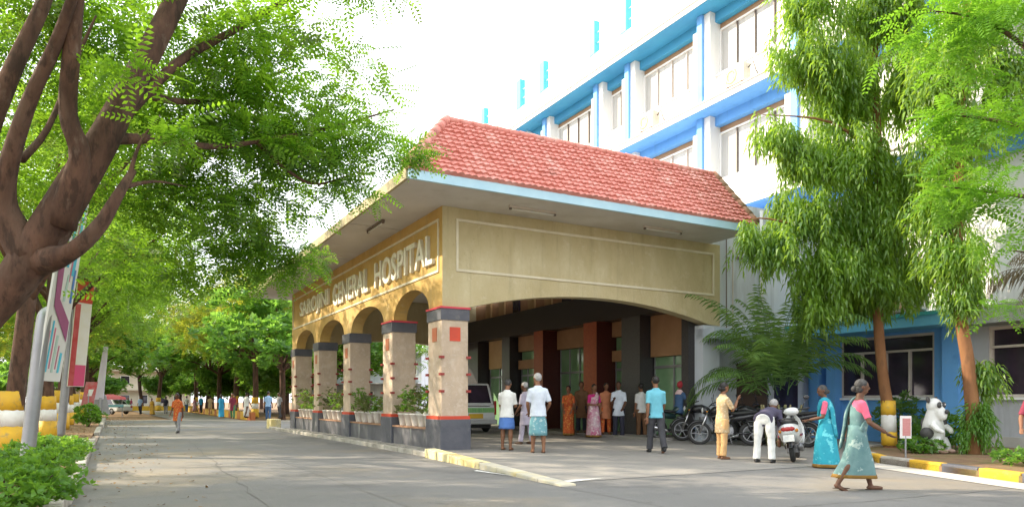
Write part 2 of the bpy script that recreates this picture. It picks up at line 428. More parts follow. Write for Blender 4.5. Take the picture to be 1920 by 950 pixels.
# cracks in the concrete
mb = MB(); rc = random.Random(7)
for (a0, t0, a1, t1) in ((-8, -4.9, 9, -4.4), (-2, -6.5, -1.6, -4.6), (3, -6.8, 3.2, -4.6), (-9.5, 6, -9, -2.5)):
    k = 26; pp = [(a0 + (a1 - a0) * i / k + rc.uniform(-.05, .05), t0 + (t1 - t0) * i / k + rc.uniform(-.06, .06)) for i in range(k + 1)]
    for p, q in zip(pp, pp[1:]):
        w = rc.uniform(.003, .008); d = Vector((q[0] - p[0], q[1] - p[1])); nrm = Vector((-d.y, d.x)).normalized() * w
        mb.add([W(p[0] - nrm.x, p[1] - nrm.y, .005), W(q[0] - nrm.x, q[1] - nrm.y, .005), W(q[0] + nrm.x, q[1] + nrm.y, .005), W(p[0] + nrm.x, p[1] + nrm.y, .005)], [(0, 1, 2, 3)])
mb.build('road_crack', mat('crack', (.13, .12, .11), None), None)['kind'] = 'structure'
mb = MB()
for t_ in (-3.45, -.9):
    mb.add([W(-16, t_ - .008, .0035), W(30, t_ - .008, .0035), W(30, t_ + .008, .0035), W(-16, t_ + .008, .0035)], [(0, 1, 2, 3)])
for k in range(-3, 8):
    mb.add([W(k * 4.6 - .008, -6.8, .0038), W(k * 4.6 - .008, -.95, .0038), W(k * 4.6 + .008, -.95, .0038), W(k * 4.6 + .008, -6.8, .0038)], [(0, 1, 2, 3)])
mb.build('road_joint', mat('joint', (.17, .16, .15), (.24, .23, .21), 3, .9))['kind'] = 'structure'
# planted bed on the right with painted kerb
bed = [(-3.6, 12.3), (-3.6, 8.8), (-6.0, 6.6), (-9.1, 5.3), (-16, 3.4), (-16, 12.3)]
mb = MB(); mb.prism(bed, lambda a, b: W(a, b, -.05), lambda a, b: W(a, b, .105))
mb.build('bed_soil', mat('bed_soil', (.17, .10, .06), (.26, .17, .09), 3, .95, .8, 18, c3=(.10, .12, .03), s3=1.5))['kind'] = 'structure'
line = [(-3.6, 12.2), (-3.6, 8.8), (-6.0, 6.6), (-9.1, 5.3), (-16, 3.4)]
segs = {'y': MB(), 'k': MB(), 'w': MB()}; q = 0
pat = 'wwwwywwywykykwyk'
for (a0, t0), (a1, t1) in zip(line, line[1:]):
    Ln = math.hypot(a1 - a0, t1 - t0); k = max(1, round(Ln / .85)); d = Vector((a1 - a0, t1 - t0)) / Ln; nr = Vector((d.y, -d.x)) * .16
    for i in range(k):
        p = Vector((a0, t0)) + d * (Ln * i / k + .012); e = Vector((a0, t0)) + d * (Ln * (i + 1) / k - .012)
        segs[pat[q % len(pat)]].prism([(p.x, p.y), (e.x, e.y), (e.x + nr.x, e.y + nr.y), (p.x + nr.x, p.y + nr.y)], lambda a, b: W(a, b, -.04), lambda a, b: W(a, b, .15)); q += 1
for key, m_ in (('y', M_yel), ('k', M_dgrey), ('w', M_kerb)):
    segs[key].build({'y': 'kerb_yellow_blocks', 'k': 'kerb_black_blocks', 'w': 'kerb_plain_blocks'}[key], m_, bevel=.02)['kind'] = 'structure'
sheet('gutter', [W(-6.0, 6.56, .008), W(-9.15, 5.24, .008), W(-16, 3.3, .008), W(-16, 2.4, .008), W(-9.3, 4.5, .008), W(-6.1, 5.8, .008)], mat('gutter_concrete', (.46, .43, .38), (.56, .53, .48), 1.5, .85, .3, 20))

# ------------------------------------------------------------------ the porch
porch = thing('entrance_porch', 'ochre arcaded entrance porch with red tiled roof and cream hospital lettering', 'porch', C0, ROT)
PIL = [(0, .75), (3.2, 3.95), (7.05, 7.8), (10.9, 11.65), (14.65, 15.4)]
def arc(x0, x1, z0, rise, n=20, p=1.0):
    return [((x0 + x1) / 2 - (x1 - x0) / 2 * math.cos(PI * i / n), z0 + rise * math.sin(PI * i / n) ** p) for i in range(n + 1)]
out = [(0, 5.55), (0, 3.3)]
for (p0, p1), (q0, q1) in zip(PIL, PIL[1:]):
    out += [(p1, 3.3)] + arc(p1 + .02, q0 - .02, 3.32, .60)[0:] + [(q0, 3.3)]
out += [(15.4, 3.3), (15.4, 5.55)]
mb = MB(); mb.prism(out, lambda y, z: Vector((.0, y, z)), lambda y, z: Vector((.36, y, z)))
left_wall = mb.build('arcade_wall', M_ochre_sunlit, porch)
def seg_arc(x0, x1, z0, rise, n=24):
    h = (x1 - x0) / 2; R = (h * h + rise * rise) / (2 * rise)
    return [(x0 + (x1 - x0) * i / n, z0 + math.sqrt(max(R * R - (h - (x1 - x0) * i / n) ** 2, 0)) - (R - rise)) for i in range(n + 1)]
out = [(.363, 5.55), (.363, 3.3), (.6, 3.3)] + seg_arc(.62, 8.0, 3.32, .47) + [(8.4, 3.3), (8.4, 5.55)]
for y0, nm in ((0.003, 'fascia_wall'), (15.04, 'fascia_wall')):
    mb = MB(); mb.prism(out, lambda x, z: Vector((x, y0, z)), lambda x, z: Vector((x, y0 + .35, z)))
    mb.build(nm, M_stucco, porch)
mb = MB(); mb.box(.0, -.006, 3.3, .362, .0025, 5.55); mb.build('corner_face', M_stucco, porch)
# cream outline mouldings
def outline(x0, x1, z0, z1, f0, f1, w=.055):
    m_ = MB()
    for a in ([(x0, z0), (x1, z0), (x1, z0 + w), (x0, z0 + w)], [(x0, z1 - w), (x1, z1 - w), (x1, z1), (x0, z1)], [(x0, z0 + w), (x0 + w, z0 + w), (x0 + w, z1 - w), (x0, z1 - w)], [(x1 - w, z0 + w), (x1, z0 + w), (x1, z1 - w), (x1 - w, z1 - w)]):
        m_.prism(a, f0, f1)
    return m_
outline(.33, 8.16, 4.12, 5.30, lambda x, z: Vector((x, -.03, z)), lambda x, z: Vector((x, .01, z))).build('panel_moulding', M_trim, porch)
outline(.18, 15.15, 4.10, 5.30, lambda y, z: Vector((-.025, y, z)), lambda y, z: Vector((.01, y, z))).build('panel_moulding', M_trim, porch)
# lettering
def letters(txt, s_start, s_end, z0, h):
    cu = bpy.data.curves.new('lettering', 'FONT'); cu.body = txt; cu.extrude = .05; cu.offset = .012; cu.resolution_u = 4
    tmp = bpy.data.objects.new('tmp', cu); COL.objects.link(tmp); bpy.context.view_layer.update()
    me = bpy.data.meshes.new_from_object(tmp.evaluated_get(bpy.context.evaluated_depsgraph_get()))
    bpy.data.objects.remove(tmp)
    co = np.zeros(len(me.vertices) * 3); me.vertices.foreach_get('co', co); co = co.reshape(-1, 3)
    mn, mx = co.min(0), co.max(0)
    k = (s_start - s_end) / (mx[0] - mn[0]); kz = h / (mx[1] - mn[1])
    new = np.stack([-(co[:, 2] + .03), s_start - (co[:, 0] - mn[0]) * k, z0 + (co[:, 1] - mn[1]) * kz], 1)
    me.vertices.foreach_set('co', new.ravel()); me.update()
    o = bpy.data.objects.new('lettering', me); COL.objects.link(o); me.materials.clear(); me.materials.append(M_letter); o.parent = porch
    fix_normals(me)
    return o
letters('SAROJINI', 13.7, 9.5, 4.32, .70); letters('GENERAL', 8.9, 5.15, 4.32, .70); letters('HOSPITAL', 4.55, .42, 4.32, .70)
# pillars
for i, (p0, p1) in enumerate(PIL):
    x0, x1 = -.03, .62; y0, y1 = p0 - (.03 if i == 0 else 0), p1
    pil = MB().box(x0, y0, .86, x1, y1, 3.02).build('pillar', M_pillar, porch, bevel=.012)
    MB().box(x0 - .05, y0 - .05, 0, x1 + .05, y1 + .05, .80).build('base', M_dgrey if i != 3 else M_plinth, pil, bevel=.015)
    MB().box(x0 - .035, y0 - .035, .80, x1 + .035, y1 + .035, .875).build('red_band', M_red, pil)
    MB().box(x0 - .025, y0 - .025, 3.015, x1 + .025, y1 + .025, 3.27).build('cap', M_dgrey, pil)
    if i in (0, 1): MB().box(x0 - .045, y0 - .045, 3.27, x1 + .045, y1 + .045, 3.312).build('cap_line', mat('pink_red_paint', (.6, .05, .08), None, 3, .5), pil)
    else: MB().box(x0 - .02, y0 - .02, 3.27, x1 + .02, y1 + .02, 3.302).build('cap_line', M_dgrey, pil)
    cx, cy = (x0 + x1) / 2, (y0 + y1) / 2
    if i == 0: MB().box(cx - .13, y0 - .012, 2.55, cx + .13, y0 + .01, 2.86).build('red_square', M_red, pil)
    MB().box(x0 - .012, cy - .13, 2.55, x0 + .01, cy + .13, 2.86).build('red_square', M_fred, pil)
    for z in (1.40, 1.78, 2.16):
        for (px, py) in ((x0, y0), (x1, y0), (x0, y1)):
            MB().box(px - .05, py - .05, z, px + .05, py + .05, z + .055).build('corner_stud', M_dred, pil)
# low walls between the pillars
for (p0, p1), (q0, q1) in zip(PIL, PIL[1:]):
    w_ = MB().box(-.02, p1 + .055, 0, .34, q0 - .055, .55).build('low_wall', M_plinth, porch)
    MB().box(-.05, p1 + .055, .55, .37, q0 - .055, .59).build('coping', mat('brown_coping', (.36, .20, .12), (.28, .16, .1), 3, .7), w_)
# far and right supports
MB().box(7.78, .02, 0, 8.4, .36, 3.3).build('pier', M_shade_white, porch)
MB().box(7.5, 14.9, 0, 8.02, 15.4, 3.3).build('pier', M_pillar, porch)
# soffit, eaves, roof
MB().box(-1.40, -1.6, 5.55, 8.02, 17.0, 5.68).build('soffit', M_soffit, porch)
ev = MB(); ev.box(-1.42, -1.66, 5.50, 8.02, -1.60, 5.72); ev.build('eaves_board', M_blue_edge, porch)
ev = MB(); ev.box(-1.46, -1.6, 5.50, -1.40, 17.0, 5.72); ev.build('eaves_board', mat('weathered_board', (.42, .36, .20), (.3, .25, .15), 2, .7), porch)
for y in (2.6, 6.6, 10.6, 14.2):
    MB().box(-1.38, y - .02, 5.535, 0, y + .02, 5.55).build('soffit_joint', M_soffit, porch)
def tiles(a0, b0, a1, b1, rows, per=.155):
    """tiled slope: eaves a0->b0, top a1->b1"""
    a0, b0, a1, b1 = map(Vector, (a0, b0, a1, b1)); nrm = (b0 - a0).cross(a1 - a0).normalized()
    if nrm.z < 0: nrm = -nrm
    Lx = (b0 - a0).length; nx = int(Lx / per * 6); m_ = MB()
    for r in range(rows):
        ring = []
        for (v, h) in ((r / rows, -.03), (r / rows, .045), ((r + .5) / rows, .022), ((r + 1.06) / rows, .0)):
            v = min(v, 1.0)
            l, q_ = a0.lerp(a1, v), b0.lerp(b1, v); row = []
            for i in range(nx + 1):
                f = i / nx; p = l.lerp(q_, f); x = (p - a0).dot((b0 - a0).normalized())
                ph = (x / per) % 1.0
                row.append(p + nrm * (h + .03 * (abs(math.sin(PI * ph)) ** .7 if ph < .75 else .12) * (1 if h >= 0 else 0) + .007 * math.sin(x * 7.3 + r * 2.1) + .006 * math.sin(x * 23.0 + r * 5.7)))
            ring.append(row)
        m_.loft(ring, cap=False) if False else m_.add([p for row in ring for p in row], [(j * (nx + 1) + i, j * (nx + 1) + i + 1, (j + 1) * (nx + 1) + i + 1, (j + 1) * (nx + 1) + i) for j in range(3) for i in range(nx)])
    return m_
RT = 7.36
rf = tiles((-1.48, -1.68, 5.70), (8.0, -1.68, 5.70), (.02, -.20, RT), (8.0, -.20, RT), 13).build('tiled_roof', M_tile, porch)
def cap_line(p, q, r=.085, n=None):
    p, q = Vector(p), Vector(q); n = n or int((q - p).length / .3); m_ = MB()
    for i in range(n):
        a_, b_ = p.lerp(q, i / n), p.lerp(q, (i + 1.12) / n)
        m_.tube([a_, b_], [r * 1.12, r * .9], 10)
    return m_
cap_line((-1.48, -1.68, 5.76), (.02, -.20, RT + .04), .10).build('ridge_cap', M_tile, rf, smooth=True)
cap_line((.02, -.20, RT + .03), (8.0, -.20, RT + .03), .08).build('ridge_cap', M_tile, rf, smooth=True)
cap_line((7.98, -1.68, 5.76), (7.98, -.20, RT + .04), .09).build('ridge_cap', mat('weathered_tiles', (.34, .16, .09), (.20, .15, .09), 5, .8), rf, smooth=True)
tiles((1.6, 1.35, 5.70), (8.0, 1.35, 5.70), (.02, -.16, RT), (8.0, -.16, RT), 9).build('tiled_slope', M_tile, rf)
mb = MB(); mb.loft([[Vector((-1.40, -1.60, 5.69)), Vector((.04, -.19, RT - .05)), Vector((1.55, 1.3, 5.69))], [Vector((7.99, -1.60, 5.69)), Vector((7.99, -.19, RT - .05)), Vector((7.99, 1.3, 5.69))]])
mb.build('roof_core', M_soffit, porch)
# fluorescent fittings under the eaves
for i, (x, y, al) in enumerate(((1.9, -.75, 'x'), (5.7, -.75, 'x'), (-.75, 2.4, 'y'))):
    lb = ['white tube light fitting under the eaves above the middle of the blank front panel', 'white tube light fitting under the eaves near the hanging tree, right end of the front', 'tube light fitting under the side eaves above the cream lettering'][i]
    p = Vector((C0.x, C0.y, 0)) + B * x + A * y
    tl = thing('tube_light', lb, 'light fitting', (p.x, p.y, 5.55), ROT + (PI / 2 if al == 'y' else 0), 'tube lights under the porch eaves')
    MB().box(-.6, -.035, -.05, .6, .035, 0).build('housing', M_thin if i == 2 else M_frame, tl)
    MB().tube([(-.57, 0, -.075), (.57, 0, -.075)], .016, 8).build('tube', M_plast, tl, smooth=True)
    for sx in (-1, 1): MB().box(sx * .58 - .02, -.03, -.095, sx * .58 + .02, .03, -.05).build('end_cap', M_thin, tl)

# ------------------------------------------------------------------ the hospital block
hosp = thing('hospital_building', 'long white hospital block with bright blue ledges, pilasters and rooftop posts', 'building', C0, ROT)
FX = 12.4
MB().box(FX + .34, -18, 0, 24, 28, 16.1).build('wall', M_white, hosp)
slabs = [3.40, 7.85, 11.60, 15.30]
cols = [25.9, 21.7, 17.5, 15.3, 11.0, 8.8, 4.6, .5, -3.7, -8.0, -10.2, -14.4]
for i, z in enumerate(slabs):
    if i == 0: continue
    sl = MB().box(FX - .9, -18, z - .26, FX + .34, 28.3, z).build('floor_slab', M_white, hosp)
    MB().box(FX - .86, -18, z - .285, FX + .05, 28.25, z - .262).build('blue_underside', M_teal if i == 3 else M_blue, sl)
    MB().box(FX - .05, -18, z - .62, FX + .33, 28.2, z - .287).build('blue_beam', M_teal if i == 3 else M_blue, sl)
    MB().tube([(FX - .93, -18, z - .06), (FX - .93, 28, z - .06)], .02, 6).build('conduit', M_frame, sl)
for i, z in enumerate(slabs[:3]):
    zt = slabs[i + 1] - .62
    y0 = -18 if i else 15.3
    MB().box(FX, y0, z, FX + .33, 28, z + 1.15).build('spandrel', M_white, hosp)
    MB().box(FX - .06, y0, z + 1.15, FX + .33, 28, z + 1.2).build('sill', M_white, hosp)
    for c in cols:
        if i == 0 and c < 15: continue
        MB().box(FX - .40, c - .13, z, FX + .33, c + .13, slabs[i + 1] - .29).build('pilaster', M_blue, hosp)
        for sy in (-1, 1):
            MB().box(FX - .30, c + sy * .28 - .145, z, FX + .32, c + sy * .28 + .145, slabs[i + 1] - (.75 if sy > 0 else .29)).build('fin', M_white, hosp)
    for c1, c0 in zip(cols, cols[1:]):
        if i == 0 and c0 < 15: continue
        a, b = c0 + .43, c1 - .43
        wn = MB()
        for (ya, yb, za, zb) in ((a, b, z + 1.2, z + 1.27), (a, b, zt - .26, zt - .2), (a, a + .06, z + 1.27, zt - .26), (b - .06, b, z + 1.27, zt - .26)):
            wn.box(FX + .16, ya, za, FX + .24, yb, zb)
        k = 2 if b - a < 1.6 else 4
        w_ = wn.build('window', M_white, hosp)
        mu = MB()
        for j in range(1, k):
            y = a + (b - a) * j / k
            mu.box(FX + .15, y - .018, z + 1.27, FX + .235, y + .018, zt - .26)
        mu.build('mullion', M_frame if (c0 * 7) % 2 < 1 else M_thin, w_)
        MB().box(FX + .22, a + .06, z + 1.27, FX + .30, b - .06, zt - .26).build('pane', M_curt, w_)
        MB().box(FX + .2, a, zt - .2, FX + .30, b, zt).build('shadow_strip', M_head, w_)  # brown strip painted where the dark interior shadow shows above the panes
# parapet, rooftop rail and posts
MB().box(FX - .55, -18, 15.3, FX - .35, 28, 16.25).build('parapet', M_white, hosp)
for y in [26, 21.6, 17.5, 15.2, 11.0, 8.8, 4.6, .4, -3.8, -8]:
    MB().box(FX - .58, y - .2, 16.25, FX - .29, y + .2, 17.7).build('roof_post', M_cyan, hosp)
MB().tube([(FX - .42, -18, 17.2), (FX - .42, 28, 17.2)], .02, 6).build('roof_rail', M_white, hosp)
MB().tube([(FX - .42, -18, 16.75), (FX - .42, 28, 16.75)], .02, 6).build('roof_rail', M_white, hosp)
# ground floor, right-hand part: blue bay then grey wall
MB().box(FX, -4.4, 0, FX + .33, .28, 1.30).build('blue_wall', M_blue, hosp)
MB().box(FX, -4.4, 3.02, FX + .33, .28, 3.4).build('blue_lintel', M_blue, hosp)
MB().box(FX, -4.4, 1.30, FX + .33, -3.62, 3.02).build('blue_pier', M_blue, hosp)
MB().box(FX, -.78, 1.30, FX + .33, .28, 3.02).build('blue_pier', M_blue, hosp)
for y in (-.75, -.2):
    MB().box(FX - .32, y - .14, 0, FX, y + .14, 3.1).build('pilaster', M_blue, hosp)
MB().box(FX - .22, -4.35, 0, FX, -3.95, 3.1).build('pilaster', M_blue, hosp)
sl = MB().box(FX - 1.0, -4.6, 3.10, FX + .33, .6, 3.42).build('blue_ledge', mat('sky_blue_paint', (.13, .46, .72), (.17, .52, .75), 1.5, .55), hosp)
MB().box(FX - 1.04, -4.64, 3.36, FX - .9, .6, 3.46).build('ledge_lip', M_cyan, sl)
def side_window(y0, y1, z0, z1, zt, lab, k):
    wn = MB(); 
    for (ya, yb, za, zb) in ((y0, y1, z0, z0 + .07), (y0, y1, z1 - .07, z1), (y0, y1, zt, zt + .06), (y0, y0 + .07, z0 + .07, z1 - .07), (y1 - .07, y1, z0 + .07, z1 - .07)):
        wn.box(FX + .05, ya, za, FX + .18, yb, zb)
    for j in range(1, k):
        y = y0 + (y1 - y0) * j / k; wn.box(FX + .05, y - (.05 if j == k // 2 else .025), z0 + .07, FX + .17, y + (.05 if j == k // 2 else .025), zt)
    w_ = wn.build('window', M_frame, hosp); w_['label'] = lab
    MB().box(FX + .14, y0 + .02, z0 + .02, FX + .20, y1 - .02, z1 - .02).build('pane', M_dglass, w_)
    MB().box(FX - .1, y0 - .06, z0 - .06, FX + .3, y1 + .06, z0 - .002).build('sill', M_white, w_)
side_window(-3.62, -.78, 1.30, 3.02, 2.55, 'dark four-light window in the blue bay', 4)
side_window(-7.6, -4.95, 1.30, 3.02, 2.5, 'dark window in the grey wall', 3)
MB().box(FX, -18, 0, FX + .33, -4.41, 1.30).build('grey_wall', M_gwall, hosp)
MB().box(FX, -4.95, 1.30, FX + .33, -4.41, 3.4).build('grey_pier', M_gwall, hosp)
MB().box(FX, -18, 1.30, FX + .33, -7.6, 3.4).build('grey_pier', M_gwall, hosp)
MB().box(FX, -7.6, 3.02, FX + .33, -4.95, 3.4).build('grey_lintel', M_gwall, hosp)
MB().box(FX - .75, -18, 3.05, FX + .1, -4.66, 3.48).build('grey_ledge', M_gband, hosp)
MB().box(FX - .06, -18, 0, FX, -4.6, .35).build('plinth', mat('plinth_cream', (.5, .49, .45), (.42, .4, .36), 2, .8), hosp)
# entrance block behind the porch
MB().box(8.42, .30, 0, FX + .3, 15.2, 6.9).build('entrance_block', M_shade_white, hosp)
MB().box(7.78, -.42, 2.92, 11.7, .295, 3.2).build('ledge', mat('pale_blue_plaster', (.50, .58, .68), (.45, .53, .63), 2, .7), hosp)
MB().tube([(10.3, .24, 3.25), (10.3, .24, 6.8)], .05, 8).build('drain_pipe', M_white, hosp, smooth=True)
MB().tube([(8.9, .25, 3.3), (8.9, .25, 6.0)], .018, 6).build('cable', M_thin, hosp)
MB().tube([(9.15, .25, 3.3), (9.15, .25, 5.6)], .018, 6).build('cable', M_frame, hosp)
MB().box(9.3, .2, 5.3, 9.6, .29, 5.36).build('wall_bracket', M_thin, hosp)
MB().box(9.35, .27, 0.12, 10.6, .298, 2.3).build('doorway', mat('dark_doorway', (.06, .04, .03), (.1, .06, .04), 2, .6), hosp)
MB().box(10.9, .26, .9, 11.9, .298, 2.2).build('side_window', M_dglass, hosp)
# entrance front, under the porch
EX = 8.05
MB().box(EX + .15, .4, 0, EX + .37, 15.15, 5.55).build('entrance_wall', M_brown, hosp)
MB().box(EX - .55, .5, 3.80, EX + .14, 15.0, 4.72).build('granite_beam', M_granite, hosp)
def column(y0, y1, m_front, m_side, nm='granite_column', d=.5):
    c = MB().box(EX - d, y0, .2, EX + .14, y1, 3.80).build(nm, m_front, hosp)
    MB().box(EX - d - .004, y0 - .012, .2, EX + .138, y0 - .001, 3.79).build('side_face', m_side, c)  # side of the red and grey columns painted darker to stand for shade
column(13.55, 14.6, M_granite, M_granite); column(10.75, 11.4, M_granite2, M_granite, 'granite_column', .45)
column(7.75, 8.4, M_redcol, M_redcol_shade, 'red_column', .7); column(4.4, 5.15, M_redcol, M_redcol_shade, 'red_column', .7)
column(2.45, 3.35, M_granite2, M_granite, 'granite_column', .5); column(.35, .62, M_granite, M_granite)
for (y0, y1, z0, z1, m_) in ((11.6, 13.2, 2.6, 3.79, M_tan), (8.6, 10.6, 3.2, 3.79, M_brown), (5.2, 7.7, 3.1, 3.79, M_brown), (3.4, 4.35, 3.3, 3.79, M_brown), (3.4, 4.35, 2.5, 2.85, M_brown), (8.6, 10.6, 2.5, 2.85, M_brown), (.64, 2.4, 2.55, 3.79, M_brown)):
    MB().box(EX - .12, y0, z0, EX + .145, y1, z1).build('wall_panel', m_, hosp)
for (y0, y1, z0, z1) in ((5.2, 7.7, .2, 3.1), (8.6, 10.6, .2, 2.5), (8.6, 10.6, 2.85, 3.2), (3.4, 4.35, .2, 2.5), (3.4, 4.35, 2.85, 3.3), (.64, 2.4, .2, 2.55), (11.6, 13.4, .2, 2.6)):
    g = MB().box(EX + .06, y0 + .01, z0 + .01, EX + .144, y1 - .01, z1 - .01).build('glass_door' if z0 < 1 else 'glass_pane', M_gglass, hosp)
    if z0 < 1:
        fr = MB(); k = 4 if y1 - y0 > 1.9 else 2
        for j in range(k + 1):
            y = y0 + (y1 - y0) * j / k; fr.box(EX + .02, max(y - .025, y0), .2, EX + .06, min(y + .025, y1), z1)
        fr.box(EX + .015, y0, 2.2, EX + .055, y1, 2.28)
        fr.build('door_frame', M_metal, g)
for k in range(9):
    y = 3.4 + k * 1.25
    MB().box(EX + .06, y, 4.8, EX + .145, y + .5, 5.5).build('clerestory_window', M_tan if k % 3 else M_dglass, hosp)
# air conditioners on the ledges
def air_con(lab, t, y, z, fan=False):
    p = W(y, t, z)
    a_ = thing('air_conditioner', lab, 'air conditioner', p, ROT, 'air conditioners on the hospital ledges')
    MB().box(-.17, -.42, .06, .17, .42, .66).build('casing', mat('aged_casing', (.60, .55, .46), (.5, .45, .36), 4, .5), a_, bevel=.015)
    fr = MB().torus((-.175, .12, .36), .20, .05, 'x', 20, 6, .3); fr.build('fan_ring', M_amb, a_, smooth=True)
    fg = MB()
    for j in range(5): fg.box(-.182, -.09 + .105 * j, .17, -.176, -.075 + .105 * j, .55)
    fg.build('fan_grille', M_amb, a_)
    for sy in (-1, 1): MB().box(-.2, sy * .3 - .03, 0, .2, sy * .3 + .03, .06).build('foot', M_head, a_)
    MB().tube([(.05, -.42, .5), (.05, -.62, .62), (.1, -.7, .3), (.3, -.72, .1)], .022, 6).build('pipe', M_thin, a_, smooth=True)
air_con('air conditioner on the upper blue ledge near the hanging tree top', 11.70, 2.5, 11.60)
air_con('air conditioner on the upper blue ledge left of the broad pilaster', 11.70, 7.0, 11.60)
air_con('air conditioner just above the red porch roof', 11.70, 12.6, 11.60)
air_con('air conditioner with round fan on the blue ground-floor ledge between the hanging trees', 11.7, -3.4, 3.47)
# satellite-dish-like round panel on the roof
d_ = thing('satellite_dish', 'round yellowish dish standing on the hospital roof edge', 'dish', W(6.6, 12.1, 16.25), ROT)
MB().tube([(0, 0, 0), (0, 0, .6)], .03, 8).build('mast', M_metal, d_)
MB().loft([[Vector((-.05 - .16 * (1 - r * r), .36 * r * math.cos(2 * PI * k / 20), .75 + .42 * r * math.sin(2 * PI * k / 20))) for k in range(20)] for r in (1.0, .75, .4, .05)] , True).build('bowl', M_amb, d_, smooth=True)
# ------------------------------------------------------------------ leaves and bark
L_near = leaf_mat('leaf_feathery', (.035, .12, .012), (.11, .23, .022), (.40, .72, .035), .53)
L_near2 = leaf_mat('leaf_feathery_dull', (.05, .11, .03), (.10, .17, .04), (.40, .58, .07), .46)  # duller leaf colour mixed through the near tree's crown
L_ave = leaf_mat('leaf_avenue', (.05, .13, .018), (.13, .23, .03), (.44, .72, .06), .54, .35)
L_deep = leaf_mat('leaf_deep_green', (.035, .12, .025), (.10, .21, .035), (.40, .74, .09), .54, .4)
L_yel = leaf_mat('leaf_yellow_green', (.09, .14, .018), (.19, .23, .03), (.66, .70, .06), .54, .35)
L_hang = leaf_mat('leaf_hanging', (.04, .12, .03), (.18, .30, .035), (.52, .80, .06), .49, .9)
L_bright = leaf_mat('leaf_bright', (.07, .20, .02), (.14, .29, .03), (.36, .72, .04), .48, 1.0)
L_palm = leaf_mat('leaf_palm', (.05, .13, .035), (.14, .25, .06), (.34, .55, .10), .42, .8)
L_dead = leaf_mat('leaf_dry', (.12, .09, .05), (.20, .16, .09), (.2, .16, .08), .25, .8)
L_hedge = leaf_mat('leaf_hedge', (.06, .17, .02), (.12, .27, .035), (.40, .70, .06), .46, 1.6)
L_pot = leaf_mat('leaf_pot_plant', (.07, .10, .025), (.16, .18, .06), (.3, .36, .1), .4, 2)
M_bark = mat('bark', (.13, .07, .048), (.055, .03, .021), 5, .95, 1.0, 16, stretch=(1, 1, .35), c3=(.12, .08, .06), s3=2)
M_bark2 = mat('orange_bark', (.27, .13, .055), (.20, .09, .04), 3, .9, .6, 14, stretch=(1, 1, .4))
stain(M_bark, (.025, .016, .012), 9, .52, .62, (1, 1, .3), .65); stain(M_bark, (.20, .15, .12), 6, .6, .72, (1, 1, .5), .6, 3); stain(M_bark2, (.12, .06, .03), 8, .54, .68, (1, 1, .35), .6)
T_pin = tpl_pinnate(8, .21, .055, .2)
T_pin6 = tpl_pinnate(6, .27, .085, .22)
T_drp = tpl_droop(16, .38, .040)
T_tuf = tpl_tuft()

def limb(mb, pts, rad, seg=9, k=4):
    P, R_ = smooth_pts(pts, rad, k); return mb.tube(P, R_, seg)

def bands(parent, r=.235, zs=((0.02, .58, 'y'), (.58, .93, 'w'), (.93, 1.34, 'y')), lean=(0, 0)):
    for z0, z1, c in zs:
        m_ = MB(); n = 20
        ring = lambda z, rr: [Vector((lean[0] * z + rr * math.cos(2 * PI * k / n) * (1 + .05 * math.sin(3 * k)), lean[1] * z + rr * math.sin(2 * PI * k / n), z + .012 * math.sin(2.3 * k))) for k in range(n)]
        m_.loft([ring(z0, r * (1.12 - .1 * z0)), ring((z0 + z1) / 2, r * (1.12 - .1 * (z0 + z1) / 2)), ring(z1 - .003, r * (1.12 - .1 * z1))])
        m_.build('painted_band', M_yel if c == 'y' else M_wpaint, parent, smooth=True)

# ------------------------------------------------------------------ the near tree, leaning in from the left
near = thing('avenue_tree', 'nearest avenue tree with thick forking dark limbs leaning over the left of the road', 'tree', (0, 0, 0), 0, 'avenue trees along the road')
m_ = MB()
def PL(*q): return [at(*p) for p in q]
limb(m_, [(-5.75, 6.9, -.1), (-5.72, 6.92, .6)] + PL((-70, 640, 7), (25, 530, 7), (80, 450, 7), (140, 350, 7.05), (195, 260, 7.15), (245, 165, 7.3), (320, 20, 7.6), (400, -150, 8), (470, -330, 8.4)), [.32, .26, .20, .18, .19, .17, .145, .125, .11, .08, .04], 14, 5)
limb(m_, PL((110, 420, 7), (150, 300, 6.9), (128, 215, 6.8), (134, 100, 6.7), (150, -60, 6.6), (190, -280, 6.6)), [.16, .095, .08, .075, .065, .03], 10)
limb(m_, PL((60, 480, 7), (10, 400, 6.9), (14, 320, 6.8), (55, 190, 6.7), (110, 70, 6.6), (160, -80, 6.5)), [.2, .13, .085, .065, .055, .03], 10)
limb(m_, PL((-60, 560, 7.2), (-40, 300, 7.2), (20, 140, 7.3), (80, 10, 7.5), (140, -150, 7.6)), [.2, .12, .085, .07, .04], 10)
limb(m_, PL((70, 490, 7), (130, 474, 6.85), (185, 425, 6.8), (222, 365, 6.85), (250, 320, 7.0)), [.16, .085, .07, .05, .032], 10)
limb(m_, PL((240, 340, 6.95), (262, 270, 7.0), (300, 215, 7.2)), [.03, .015, .005], 6)
limb(m_, PL((235, 350, 6.9), (290, 340, 7.2), (350, 350, 7.6)), [.03, .014, .005], 6)
limb(m_, PL((195, 260, 7.15), (300, 262, 7.6), (400, 275, 8.1), (500, 262, 8.6), (620, 240, 9.2), (740, 205, 9.8)), [.07, .045, .035, .028, .02, .008], 7)
limb(m_, PL((215, 235, 7.2), (330, 120, 7.7), (430, 62, 8.2), (560, -10, 8.8), (700, -60, 9.4)), [.07, .05, .04, .03, .012], 7)
limb(m_, PL((480, 265, 8.5), (540, 320, 9.0), (600, 345, 9.5), (700, 310, 10)), [.028, .022, .016, .006], 6)
limb(m_, PL((240, 165, 7.3), (330, 190, 8), (420, 180, 9), (560, 120, 10)), [.06, .04, .03, .01], 6)
